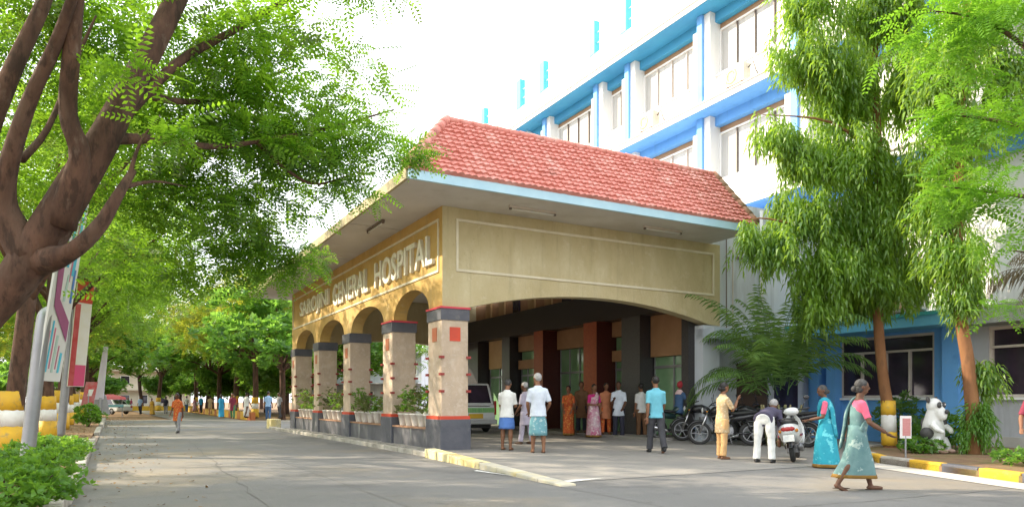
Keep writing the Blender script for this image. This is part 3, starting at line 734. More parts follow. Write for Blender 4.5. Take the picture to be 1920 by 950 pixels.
limb(m_, PL((40, 300, 7), (90, 240, 7.3), (140, 120, 7.8), (180, 30, 8)), [.04, .03, .025, .01], 6)
m_.build('trunk', M_bark, near, smooth=True)
bl = []
for (u, v, Y, rx, ry, rz, nc, ns, cr) in (
    (330, 240, 8.6, .8, 1.2, .6, 20, 12, .2), (470, 190, 9.0, .8, 1.2, .6, 22, 12, .2), (570, 300, 9.5, .8, 1.1, .5, 20, 11, .2),
    (400, 400, 9.4, .8, 1.2, .5, 20, 12, .2), (430, 90, 8.6, .7, 1.1, .45, 14, 11, .2), (630, 230, 9.6, .5, .9, .42, 9, 9, .16),
    (715, 265, 9.8, .42, .6, .28, 6, 8, .13), (660, 130, 9.3, .35, .7, .3, 4, 7, .13), (665, 350, 10, .36, .6, .2, 4, 7, .12), (560, 60, 9, .4, .8, .35, 8, 9, .17),
    (90, 170, 8.9, .9, .9, .8, 16, 12, .2), (40, 330, 8.6, .6, 1, .6, 9, 12, .2), (230, 60, 8.9, .8, 1.0, .5, 14, 12, .2),
    (320, 520, 10, .8, 1.1, .45, 13, 12, .2), (470, 480, 10.2, .6, 1.0, .4, 11, 12, .2), (560, 490, 10.6, .3, .6, .25, 6, 10, .14), (500, 400, 9.8, .5, 1, .3, 7, 10, .16),
    (690, -22, 9, .7, .5, .07, 5, 7, .1), (250, 360, 9, .5, .9, .45, 9, 11, .2), (785, 285, 10, .14, .4, .1, 3, 8, .1), (60, 40, 8.8, .7, .9, .5, 10, 11, .2), (240, 125, 6.8, .1, .2, .06, 2, 6, .07), (320, 250, 7.1, .16, .2, .1, 3, 7, .1)):
    p = at(u, v, Y); bl.append((p.x, p.y, p.z, rx, ry, rz, nc, ns, cr))
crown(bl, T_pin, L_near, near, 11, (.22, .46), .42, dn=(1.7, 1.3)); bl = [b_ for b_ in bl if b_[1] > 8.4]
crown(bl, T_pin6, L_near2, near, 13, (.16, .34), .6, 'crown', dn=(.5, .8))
bl = []
for (x, y, z, r, nc) in ((-5.2, 7.5, 8.0, 1.8, 26), (-3.6, 8.0, 7.8, 1.6, 22), (-2.4, 8.8, 7.4, 1.2, 14), (-6.5, 5.5, 7.0, 1.8, 24), (-5.5, 4.5, 8.4, 1.5, 16), (-4.0, 6.0, 8.3, 1.6, 20), (-8, 8, 7, 1.7, 22), (-7.5, 10, 6.8, 1.6, 20), (-6, 10, 8, 1.7, 20)):
    bl.append((x, y, z, r, r, r * .6, int(nc * .55), 9, .3))
crown(bl, T_pin6, L_near, near, 12, (.4, .62), .4, 'crown')

# ------------------------------------------------------------------ avenue trees
def avenue_proto(seed, H, spread, lm, tpl, nblob, nc, ns, size, low=.36, painted=True, lean=0.0, r0=.2):
    rs = np.random.RandomState(seed)
    t_ = thing('avenue_tree', None, 'tree', (0, 0, 0), 0, 'avenue trees along the road')
    m_ = MB(); fk = H * .33
    limb(m_, [(0, 0, -.1), (.02, 0, .7), (lean * .5, .05, fk * .6), (lean, 0, fk)], [r0 * 1.2, r0, r0 * .9, r0 * .85], 12)
    bl = []
    for i in range(nblob):
        a = i * 2.4 + rs.rand() * .6; q = math.sqrt((i + .5) / nblob) * spread
        z = H * (low + (1 - low) * (.35 + .5 * rs.rand()) * (1 - .35 * (q / spread) ** 2))
        c = (lean + q * math.cos(a), q * math.sin(a), z); bl.append((*c, spread * .38, spread * .38, H * .15, nc, ns, .36))
        if i % 2 == 0 or nblob < 9:
            mid = (lean + c[0] * .35, c[1] * .35, fk + (z - fk) * .45)
            limb(m_, [(lean, 0, fk - .15), mid, c], [r0 * .55, r0 * .34, .02], 7)
    m_.build('trunk', M_bark, t_, smooth=True)
    if painted: bands(t_, r0 * 1.12)
    crown(bl, tpl, lm, t_, seed + 50, size, .45)
    return t_
def put(t_, label, loc, rz=0., k=1.0, copy=True, group='avenue trees along the road'):
    o = copy_tree(t_) if copy else t_
    o.location = loc; o.rotation_euler = (0, 0, rz); o.scale = (k, k, k); o['label'] = label; o['group'] = group
    return o
P1 = avenue_proto(21, 10.5, 4.2, L_ave, T_pin6, 14, 19, 12, (.45, .75), low=.26, lean=.3)
P2 = avenue_proto(22, 11.5, 4.4, L_yel, T_pin6, 14, 19, 12, (.48, .8), low=.26)
P6 = avenue_proto(26, 10.5, 4.0, L_ave, T_pin6, 13, 11, 12, (.42, .7), low=.34, lean=.3)
P3 = avenue_proto(23, 10.0, 4.2, L_deep, T_tuf, 15, 17, 9, (.5, .9), low=.2, painted=False)
P4 = avenue_proto(24, 11.5, 4.6, L_ave, T_tuf, 15, 18, 9, (.55, 1.0), low=.2, painted=False, lean=-.3)
g = lambda u, v: (lambda p: (p.x, p.y, .08))(at(u, v, CAMH * F / (v - HZ)))
put(P6, 'avenue tree with bold yellow and white painted foot left of the grey banner pole', g(22, 855), .4, 1.0, False)
put(P6, 'avenue tree with yellow and white painted foot just right of the grey banner pole', g(90, 828), 2.0, .95)
put(P1, 'feathery tree in the middle of the far avenue end', (*W(86, -1.5).xy, 0), 1.0, 1.25, False)
put(P2, 'yellow-green tree in the grounds behind the kiosk', (*W(40, -17).xy, 0), 1.0, 1.1, False)
put(P3, 'dark bushy tree standing far beyond the end of the arcade', (*W(58, -8.3).xy, .08), 1.0, 1.0, False)
put(P4, 'tall spreading tree closing the far end of the avenue, straight behind the crowd', (*W(99, -3).xy, 0), 1.0, 1.25, False)
lab = [
 (P6, (18.4, -8.2), 'avenue tree with painted foot behind the second banner pole', 1.05), (P1, (25.2, -8.3), 'avenue tree with painted foot beside the round clipped bush', .95),
 (P1, (33, -8.4), 'avenue tree beside the little red-topped kiosk', 1.05), (P2, (50, -8.4), 'yellowish tree past the crossing on the kiosk side of the avenue', 1.1),
 (P1, (68, -8.6), 'feathery tree far down the kiosk side of the avenue', 1.1), (P4, (79, -8.7), 'broad tree at the far end of the kiosk side', .9),
 (P3, (34.5, 3.4), 'dark tree nearest to the far end of the arcade', .82), (P2, (42, 2.9), 'yellow-green tree second past the arcade beside the yellow kerb', .9),
 (P1, (50, 2.6), 'feathery tree third past the arcade beside the yellow kerb', 1.0), (P3, (58.5, 2.4), 'dark round tree fourth past the arcade beside the yellow kerb', .95),
 (P4, (67, 2.2), 'tall tree fifth past the arcade beside the yellow kerb', .85), (P2, (77, 2.0), 'yellowish last tree beside the yellow kerb', 1.0),
 (P3, (14, -17), 'dark tree in the grounds behind the painted avenue trees', 1.0), (P4, (27, -18), 'broad tree in the grounds behind the clipped bush', .9),
 (P2, (3, -19), 'yellow-green tree in the grounds at the left edge of the photo', .95),
 (P1, (56, -19), 'feathery tree in the grounds behind the far end of the road', 1.1),
 (P4, (101, -13), 'tall tree at the end of the avenue behind the parked white car', 1.2), (P3, (97, 6), 'dark tree at the end of the avenue nearest the pale far house', 1.2),
 (P4, (104, 14), 'tree at the end of the avenue over the pale far house', 1.2), (P3, (103, -25), 'dark tree at the end of the avenue farthest to the left', 1.25),
 (P2, (52, 10), 'yellow-green tree rising behind the far arcade pillars', 1.05), (P4, (66, 11), 'broad tree seen through the arcade far behind', 1.0), (P3, (40, 9.5), 'dark leafy tree right behind the far porch opening', .8), (P1, (46, 15), 'feathery tree beside the pale far house', 1.0)]
for i, (p, (s_, t_), l_, k) in enumerate(lab):
    q = W(s_, t_); put(p, l_, (q.x, q.y, .08 if t_ < -7 else 0), i * 1.7, k * (1.25 if s_ > 45 or t_ > 0 else 1.1))
P5 = avenue_proto(25, 6.5, 3.4, L_deep, T_tuf, 14, 20, 10, (.45, .8), low=.02, painted=False)
low_ = [((90, -16), 'low dark bushy tree behind the vendor cart, far end'), ((96, -9), 'low bushy tree left of the cream house'), ((100, 2), 'low bushy tree in front of the cream house'), ((88, 8), 'low bushy tree beyond the yellow wall end'), ((72, 9), 'low bushy tree behind the yellow wall'), ((58, 8.5), 'low bushy tree behind the near half of the yellow wall'),
  ((48, -22), 'low bushy tree behind the silver car'), ((30, -27), 'low bushy tree deep in the left grounds'), ((18, -26), 'low bushy tree behind the painted trunks at the left edge'), ((62, -24), 'low bushy tree far left behind the parked cars'), ((8, -27), 'low bushy tree at the left edge of the photo'), ((66, 6), 'low bushy tree second behind the yellow wall'), ((82, 4), 'low bushy tree at the far end of the yellow wall'), ((94, 13), 'low bushy tree beside the cream house'), ((46, 7), 'low bushy tree close behind the start of the yellow wall'), ((76, -17), 'low bushy tree behind the far kiosk side trees')]
for i, ((s_, t_), l_) in enumerate(low_):
    q = W(s_, t_); put(P5, l_, (q.x, q.y, 0), i * 2.1, 1.0 + .08 * (i % 3), i > 0, 'low bushy trees behind the avenue')
q = W(-14.5, -8.3); put(P1, 'avenue tree behind the viewer on the left verge', (q.x, q.y, .08), 2.5, 1.05)

# ------------------------------------------------------------------ hanging trees on the right
def hanging(label, base, blobs, limbs, seed, lm, r0, size=(.4, .58), band=True, extra=None):
    t_ = thing('hanging_tree', label, 'tree', base, 0, 'drooping trees in the kerbed bed')
    Bv = Vector(base); m_ = MB()
    for pts, rad in limbs: limb(m_, [Vector(p) - Bv for p in pts], rad, 10)
    m_.build('trunk', M_bark2, t_, smooth=True)
    bl = []
    for (u, v, Y, rx, ry, rz, nc, ns, cr) in blobs:
        p = at(u, v, Y) - Bv; bl.append((p.x, p.y, p.z, rx, ry, rz, nc, ns, cr))
    rs = np.random.RandomState(seed); P = sample_blobs(bl, rs, None, (1.25, 1.25), .9); n = len(P)
    spray_mesh('crown', T_drp, P, rs.rand(n) * 2 * PI, rs.normal(size=n) * .22, rs.normal(size=n) * .22, (size[0] + rs.rand(n) ** 2 * (size[1] - size[0])) * 1.25, lm, t_)
    return t_
b1 = foot(1668, 842, .02); b1.z = .1
Y1 = b1.y
h1 = hanging('tall drooping tree with yellow and white painted foot in front of the dark blue-bay window', b1, [
    (1640, 520, Y1, 1.0, 1.0, .5, 17, 13, .26), (1545, 480, Y1 - .3, .6, .7, .6, 11, 13, .24), (1465, 450, Y1 - .5, .5, .5, .3, 6, 12, .2), (1405, 425, Y1 - .6, .2, .3, .14, 3, 10, .14),
    (1540, 560, Y1 - .3, .32, .4, .25, 5, 11, .18), (1610, 400, Y1, 1.1, 1.1, .6, 20, 13, .26), (1500, 390, Y1 - .3, .45, .5, .4, 8, 12, .22), (1445, 235, Y1 - .6, .3, .3, .14, 4, 10, .16), (1500, 270, Y1 - .4, .35, .4, .3, 6, 11, .18),
    (1580, 280, Y1, .85, 1, .6, 16, 13, .26), (1600, 150, Y1, .9, 1, .7, 18, 13, .26), (1520, 100, Y1 - .3, .45, .6, .6, 9, 12, .22), (1630, 20, Y1, 1.1, 1, .6, 16, 13, .26), (1510, 0, Y1 - .2, .4, .5, .4, 6, 12, .2),
    (1700, 330, Y1, .8, .9, .7, 14, 13, .26), (1700, 470, Y1 + .2, .7, .8, .6, 10, 13, .26), (1720, 150, Y1, .8, 1, .8, 14, 13, .26), (1650, -130, Y1, 1, 1, .9, 14, 12, .3), (1640, -290, Y1, .8, .8, .9, 10, 12, .3)],
    [([(b1.x + .02, b1.y, -.05), (b1.x, b1.y, .8), at(1655, 700, Y1), at(1645, 560, Y1), at(1650, 350, Y1), at(1640, 120, Y1), at(1645, -160, Y1), at(1640, -420, Y1)], [.17, .14, .12, .11, .095, .075, .05, .01]),
     ([at(1648, 480, Y1), at(1560, 440, Y1 - .3), at(1440, 410, Y1 - .5), at(1400, 415, Y1 - .6)], [.05, .035, .02, .006]), ([at(1648, 300, Y1), at(1560, 230, Y1 - .3), at(1430, 215, Y1 - .6)], [.045, .03, .008])], 31, L_hang, .15)
bands(h1, .155, ((.06, .38, 'y'), (.38, .78, 'w'), (.78, 1.12, 'y')), (-.03, 0))
b2 = foot(1828, 858, .02); b2.z = .1; Y2 = b2.y
h2 = hanging('drooping tree with leafy shoots round its foot in front of the grey wall', b2, [
    (1790, 470, Y2, .42, .5, .5, 9, 13, .2), (1775, 370, Y2, .5, .6, .45, 9, 13, .2), (1800, 250, Y2, .6, .6, .6, 10, 13, .22), (1780, 120, Y2, .7, .7, .6, 12, 13, .22), (1830, 20, Y2, .8, .8, .6, 10, 13, .24), (1790, 545, Y2, .3, .35, .2, 5, 12, .16),
    (1840, 700, Y2, .16, .16, .35, 5, 7, .1), (1830, -150, Y2, .8, .8, .7, 9, 12, .26), (1890, 130, Y2, .4, .5, .6, 6, 12, .22)],
    [([(b2.x, b2.y, -.05), at(1826, 800, Y2), at(1815, 680, Y2), at(1800, 580, Y2), at(1795, 400, Y2), at(1805, 150, Y2), at(1820, -150, Y2), at(1825, -300, Y2)], [.16, .14, .125, .115, .1, .08, .05, .01])], 32, L_hang, .15, (.36, .52))
m_ = MB()
rs = np.random.RandomState(77); n = 120
a = rs.rand(n) * 2 * PI; zz = rs.rand(n) ** .8 * .85 + .28; q = (1 - .55 * (zz - .28) / .85) * .42 * np.sqrt(rs.rand(n))
spray_mesh('shoot', T_drp, np.stack([q * np.cos(a), q * np.sin(a) - .08, zz], 1), rs.rand(n) * 6.3, rs.normal(size=n) * .3, rs.normal(size=n) * .3, .3 + .16 * rs.rand(n), L_bright if False else L_hedge, h2)
# bright feathery boughs reaching in from a tree beyond the right edge
bt = (8.9, 7.4, 0.0)
rt = thing('feathery_tree', 'bright green feathery tree reaching in at the upper right corner', 'tree', bt)
m_ = MB(); Bv = Vector(bt)
limb(m_, [(0, 0, -.1), (0, 0, 1.5), (-.1, .1, 3.2), (-.3, .3, 5)], [.24, .2, .18, .14], 12)
for q in (((2150, 330, 7.6), (1990, 260, 7.9), (1860, 225, 8.1), (1770, 215, 8.2)), ((2150, 330, 7.6), (1980, 370, 7.8), (1860, 360, 8), (1770, 350, 8.1)), ((2100, 250, 7.6), (1960, 120, 8), (1850, 40, 8.2), (1740, 20, 8.3)), ((2120, 380, 7.6), (2000, 470, 7.8), (1900, 470, 8)), ((2150, 330, 7.6), (2080, 0, 7.8), (2000, -300, 8))):
    limb(m_, [Vector((-.2, .2, 4.2))] + [at(*p) - Bv for p in q], [.09, .06] + [.03, .02, .006][-(len(q) - 1):], 7)
m_.build('trunk', M_bark, rt, smooth=True)
bl = []
for (u, v, Y, rx, ry, rz, nc, ns, cr) in ((1800, 215, 8.2, .28, .4, .12, 7, 10, .1), (1880, 235, 8.1, .3, .4, .2, 7, 10, .12), (1790, 345, 8.1, .24, .35, .12, 6, 10, .1), (1860, 380, 8, .35, .4, .2, 9, 10, .12), (1770, 290, 8.2, .12, .2, .06, 3, 8, .07), (1900, 450, 8, .25, .4, .15, 6, 9, .12), (1905, 300, 8, .2, .4, .2, 5, 9, .12),
    (1840, 60, 8.2, .35, .5, .25, 9, 11, .14), (1760, 30, 8.3, .35, .5, .15, 8, 10, .14), (1910, 30, 8, .4, .5, .3, 9, 11, .14), (1820, 120, 8.2, .25, .3, .12, 4, 9, .12), (1700, 75, 8.4, .14, .2, .07, 3, 8, .08), (1912, 580, 7.8, .12, .2, .1, 3, 8, .08), (1900, 180, 8.4, .25, .4, .2, 6, 9, .12)):
    p = at(u, v, Y) - Bv; bl.append((p.x, p.y, p.z, rx, ry, rz, nc, ns, cr))
for (x, y, z, r, nc) in ((0, 0, 6.2, 1.5, 16), (-1, .8, 6.6, 1.3, 12), (1, 1, 5.6, 1.3, 10)): bl.append((x, y, z, r, r, r * .55, nc, 10, .3))
crown(bl, T_pin, L_bright, rt, 41, (.24, .40), .35)

# ------------------------------------------------------------------ palms
def frond(mb, base, az, el, L, droop, ll=.42, n=30, w=.018, hang=.5):
    p = Vector(base); d = Vector((math.cos(az) * math.cos(el), math.sin(az) * math.cos(el), math.sin(el))); pts = [p.copy()]
    for i in range(n):
        d = (d + Vector((0, 0, -droop / n * (.4 + 1.2 * i / n)))).normalized(); p = p + d * (L / n); pts.append(p.copy())
    side = Vector((-math.sin(az), math.cos(az), 0))
    for i in range(4, n + 1):
        t_ = (pts[i] - pts[i - 1]).normalized(); k = ll * (1 - .75 * abs((i - n * .45) / (n * .6)) ** 2)
        for sg in (-1, 1):
            e = (t_ * .55 + side * sg * .8 + Vector((0, 0, -hang * random.uniform(.4, 1.3)))).normalized()
            m = pts[i] + e * k * .5; f = pts[i] + e * k + Vector((0, 0, -k * .3 * hang)); ww = t_ * w
            mb.add([pts[i] - ww * .3, m - ww, m + ww, pts[i] + ww * .3], [(0, 1, 2, 3)]); mb.add([m - ww, f, m + ww], [(0, 1, 2)])
    mb.tube(pts[::3], [.014 - .010 * i / (len(pts[::3]) - 1) for i in range(len(pts[::3]))], 5)
random.seed(12)
pb = Vector((6.75, 18.3, .12)) if True else None
pm = thing('palm_clump', 'clump of arching green palm fronds in front of the shaded white side wall', 'palm', pb)
m_ = MB()
for i in range(9):
    a = i * .75; r = .12 + .1 * (i % 3)
    limb(m_, [(r * math.cos(a), r * math.sin(a), -.05), (r * 1.6 * math.cos(a), r * 1.6 * math.sin(a), .7), (r * 1.8 * math.cos(a), r * 1.8 * math.sin(a), 1.0)], [.045, .035, .02], 7)
m_.build('stem', mat('palm_stem', (.22, .24, .10), (.3, .24, .14), 4, .7), pm, smooth=True)
for i in range(52):
    a = i * 2.4; r = .2 + .12 * (i % 3); m_ = MB() if i % 30 == 0 else m_
    frond(m_, (r * math.cos(a), r * math.sin(a), (.4 if i > 54 else 1.25) + .12 * (i % 5)), a + random.uniform(-.3, .3), random.uniform(.5, 1.5), random.uniform(1.9, 3.1), random.uniform(1.0, 2.4), .48, 30, .024)
for i in range(20):
    a = i * 2.4 + .5; frond(m_, (.15 * math.cos(a), .15 * math.sin(a), 1.5), a, random.uniform(1.05, 1.5), random.uniform(2.3, 2.9), random.uniform(1.6, 2.6), .5, 30, .024)
m_.build('frond', L_palm, pm)
p2 = Vector((12.4, 16.0, .1)); pt2 = thing('palm_tree', 'drying palm with grey drooping fronds at the right edge in front of the grey ledge', 'palm', p2)
m_ = MB(); limb(m_, [(0, 0, -.1), (.05, 0, 1.5), (.05, .05, 3.7)], [.15, .12, .11], 10); m_.build('trunk', M_bark, pt2, smooth=True)
m_ = MB()
for az, el in ((2.9, .7), (3.4, .5), (3.9, .9), (2.4, .8), (4.6, .6), (1.2, .8), (.2, .6), (5.4, .8), (3.15, 1.1)):
    frond(m_, (.05, .05, 3.7), az, el, random.uniform(1.7, 2.4), 2.4, .5, 28, .018, .9)
m_.build('frond', L_dead, pt2)

# ------------------------------------------------------------------ shrubs along the left kerb
def shrub(label, loc, r, h, seed, lm=L_hedge, n=520, sz=(.09, .19), group='clipped shrubs on the left verge', k=1.0):
    t_ = thing('shrub', label, 'shrub', loc, 0, group); rs = np.random.RandomState(seed)
    m_ = MB()
    for i in range(6):
        a = i * 1.05; limb(m_, [(0, 0, -.05), (.3 * r * math.cos(a), .3 * r * math.sin(a), h * .4), (.7 * r * math.cos(a), .7 * r * math.sin(a), h * .8)], [.02, .014, .006], 6)
    m_.build('stem', M_bark, t_)
    d = rs.normal(size=(n, 3)); d /= np.linalg.norm(d, axis=1)[:, None]; q = rs.rand(n) ** (1 / 4)
    P = d * q[:, None] * np.array((r, r, h * .5)) * (1 + .18 * np.sin(5 * d[:, :1] + seed) * np.cos(4 * d[:, 1:2])) + np.array((0, 0, h * .52))
    P[:, 2] = np.maximum(P[:, 2], .05)
    spray_mesh('foliage', T_tuf, P, rs.rand(n) * 6.3, rs.normal(size=n) * .5, rs.normal(size=n) * .5, sz[0] + rs.rand(n) * (sz[1] - sz[0]), lm, t_)
def gp(u, v): return Vector((*g(u, v)[:2], .09))
shrub('green shrub in the bottom left corner', gp(15, 985), .62, .5, 1); shrub('green shrub at the foot of the grey banner pole', gp(45, 925), .62, .5, 2)
shrub('green shrub beside the kerb right of the grey banner pole', gp(85, 890), .62, .54, 3); shrub('farthest low shrub of the kerbside hedge', gp(108, 865), .6, .38, 4)
shrub('low shrub behind the corner hedge at the left edge', gp(-30, 905), .6, .3, 5)
shrub('round clipped bush beyond the side path', gp(166, 803), .62, .95, 6, L_hedge, 200, (.2, .34))
shrub('small plants under the dark four-light window', Vector((*W(-3.0, 11.9).xy, .1)), .6, 1.25, 7, L_palm, 170, (.2, .34), 'plants under the blue bay')
shrub('dark leafy plants behind the cow-shaped bin', Vector((*W(-5.0, 10.4).xy, .1)), .55, .8, 8, L_deep, 150, (.2, .34), 'plants under the blue bay')
shrub('low weeds between the painted tree and the small sign', Vector((*W(-5.6, 8.6).xy, .1)), .45, .3, 9, L_deep, 110, (.14, .26), 'weeds in the kerbed bed')
shrub('low weeds right of the leafy tree foot', Vector((*W(-8.3, 7.3).xy, .1)), .6, .25, 10, L_deep, 120, (.14, .26), 'weeds in the kerbed bed')
shrub('low weeds under the grey wall window', Vector((*W(-8.0, 9.4).xy, .1)), .7, .25, 13, L_hedge, 120, (.14, .26), 'weeds in the kerbed bed')
# dry leaves scattered on the verge: uncountable
rs = np.random.RandomState(9); n = 2600
ss = rs.rand(n) * 60 - 14; tt = np.where(rs.rand(n) < .22, -6.8 + np.abs(rs.normal(size=n)) * .9, -7.1 - np.abs(rs.normal(size=n)) * 2.2)
P = np.array([[*W(a_, b_).xy, (.095 if b_ < -7.0 else .006) + .01 * rs.rand()] for a_, b_ in zip(ss, tt)])
lf = spray_mesh('fallen_leaves', np.array([[(-.5, -.22, 0), (.5, -.2, .12), (.55, .2, .05), (-.45, .24, .15)]]), P, rs.rand(n) * 6.3, rs.normal(size=n) * .2, rs.normal(size=n) * .2, .03 + .05 * rs.rand(n), leaf_mat('leaf_litter', (.22, .12, .05), (.36, .22, .09), (.2, .1, .03), .1), None)
lf['kind'] = 'stuff'
# pots with leggy plants on the low walls
random.seed(5); potm = MB()
potm.lathe([(.10, 0), (.105, .02), (.15, .27), (.165, .275), (.165, .31), (.14, .31), (.13, .25), (.02, .25)], seg=14)
pot_mesh = None; k = 0
bay = ['near', 'second', 'third', 'far']
for bi, ((p0, p1), (q0, q1)) in enumerate(zip(PIL, PIL[1:])):
    for j in range(5):
        y = p1 + .35 + (q0 - p1 - .7) * j / 4
        p = Vector((C0.x, C0.y, 0)) + B * .16 + A * y
        order = ['first', 'second', 'third', 'fourth', 'fifth'][j]
        t_ = thing('potted_plant', f'white pot with a leggy plant, {order} from the near pillar in the {bay[bi]} arcade bay', 'potted plant', (p.x, p.y, .59), k * .9, 'white pots on the arcade wall')
        if pot_mesh is None:
            po = potm.build('pot', mat('pot_white', (.72, .70, .66), (.55, .50, .44), 4, .7, .1, 20), t_, smooth=True); pot_mesh = po
        else:
            po = pot_mesh.copy(); COL.objects.link(po); po.parent = t_
        rs = np.random.RandomState(100 + k); n = 26 + (k * 7) % 22; hh = .35 + .5 * rs.rand()
        P = np.stack([rs.normal(size=n) * .13, rs.normal(size=n) * .13, .32 + rs.rand(n) * hh], 1)
        spray_mesh('foliage', T_tuf, P, rs.rand(n) * 6.3, rs.normal(size=n) * .5, rs.normal(size=n) * .5, .12 + .12 * rs.rand(n), L_pot if k % 3 else L_hedge, t_)
        k += 1
# ------------------------------------------------------------------ people
SKIN = [mat('skin_brown', (.24, .115, .06), (.20, .09, .05), 8, .55), mat('skin_dark', (.14, .065, .035), (.11, .05, .03), 8, .55), mat('skin_tan', (.33, .165, .09), (.28, .14, .075), 8, .55)]
H_blk = mat('hair_black', (.012, .010, .010), (.03, .026, .024), 20, .45, .4, 60)
H_gry = mat('hair_grey', (.42, .41, .40), (.26, .25, .25), 20, .6, .4, 60)
H_mid = mat('hair_salt_pepper', (.022, .021, .021), (.07, .068, .068), 20, .6, .4, 60)
M_eye = mat('eye_dark', (.02, .015, .012), None, 1, .3)
M_lip = mat('lip', (.25, .07, .055), None, 1, .5)
M_sand = mat('sandal_leather', (.05, .03, .02), (.09, .05, .03), 6, .6)
def cloth(name, c, c2=None, sc_=5, c3=None, s3=30):
    d = tuple(x * .82 for x in c) if c2 is None else c2
    return mat('cloth_' + name, c, d, sc_, .85, .5, 9, c3=c3, s3=s3, lo3=.56, hi3=.6)

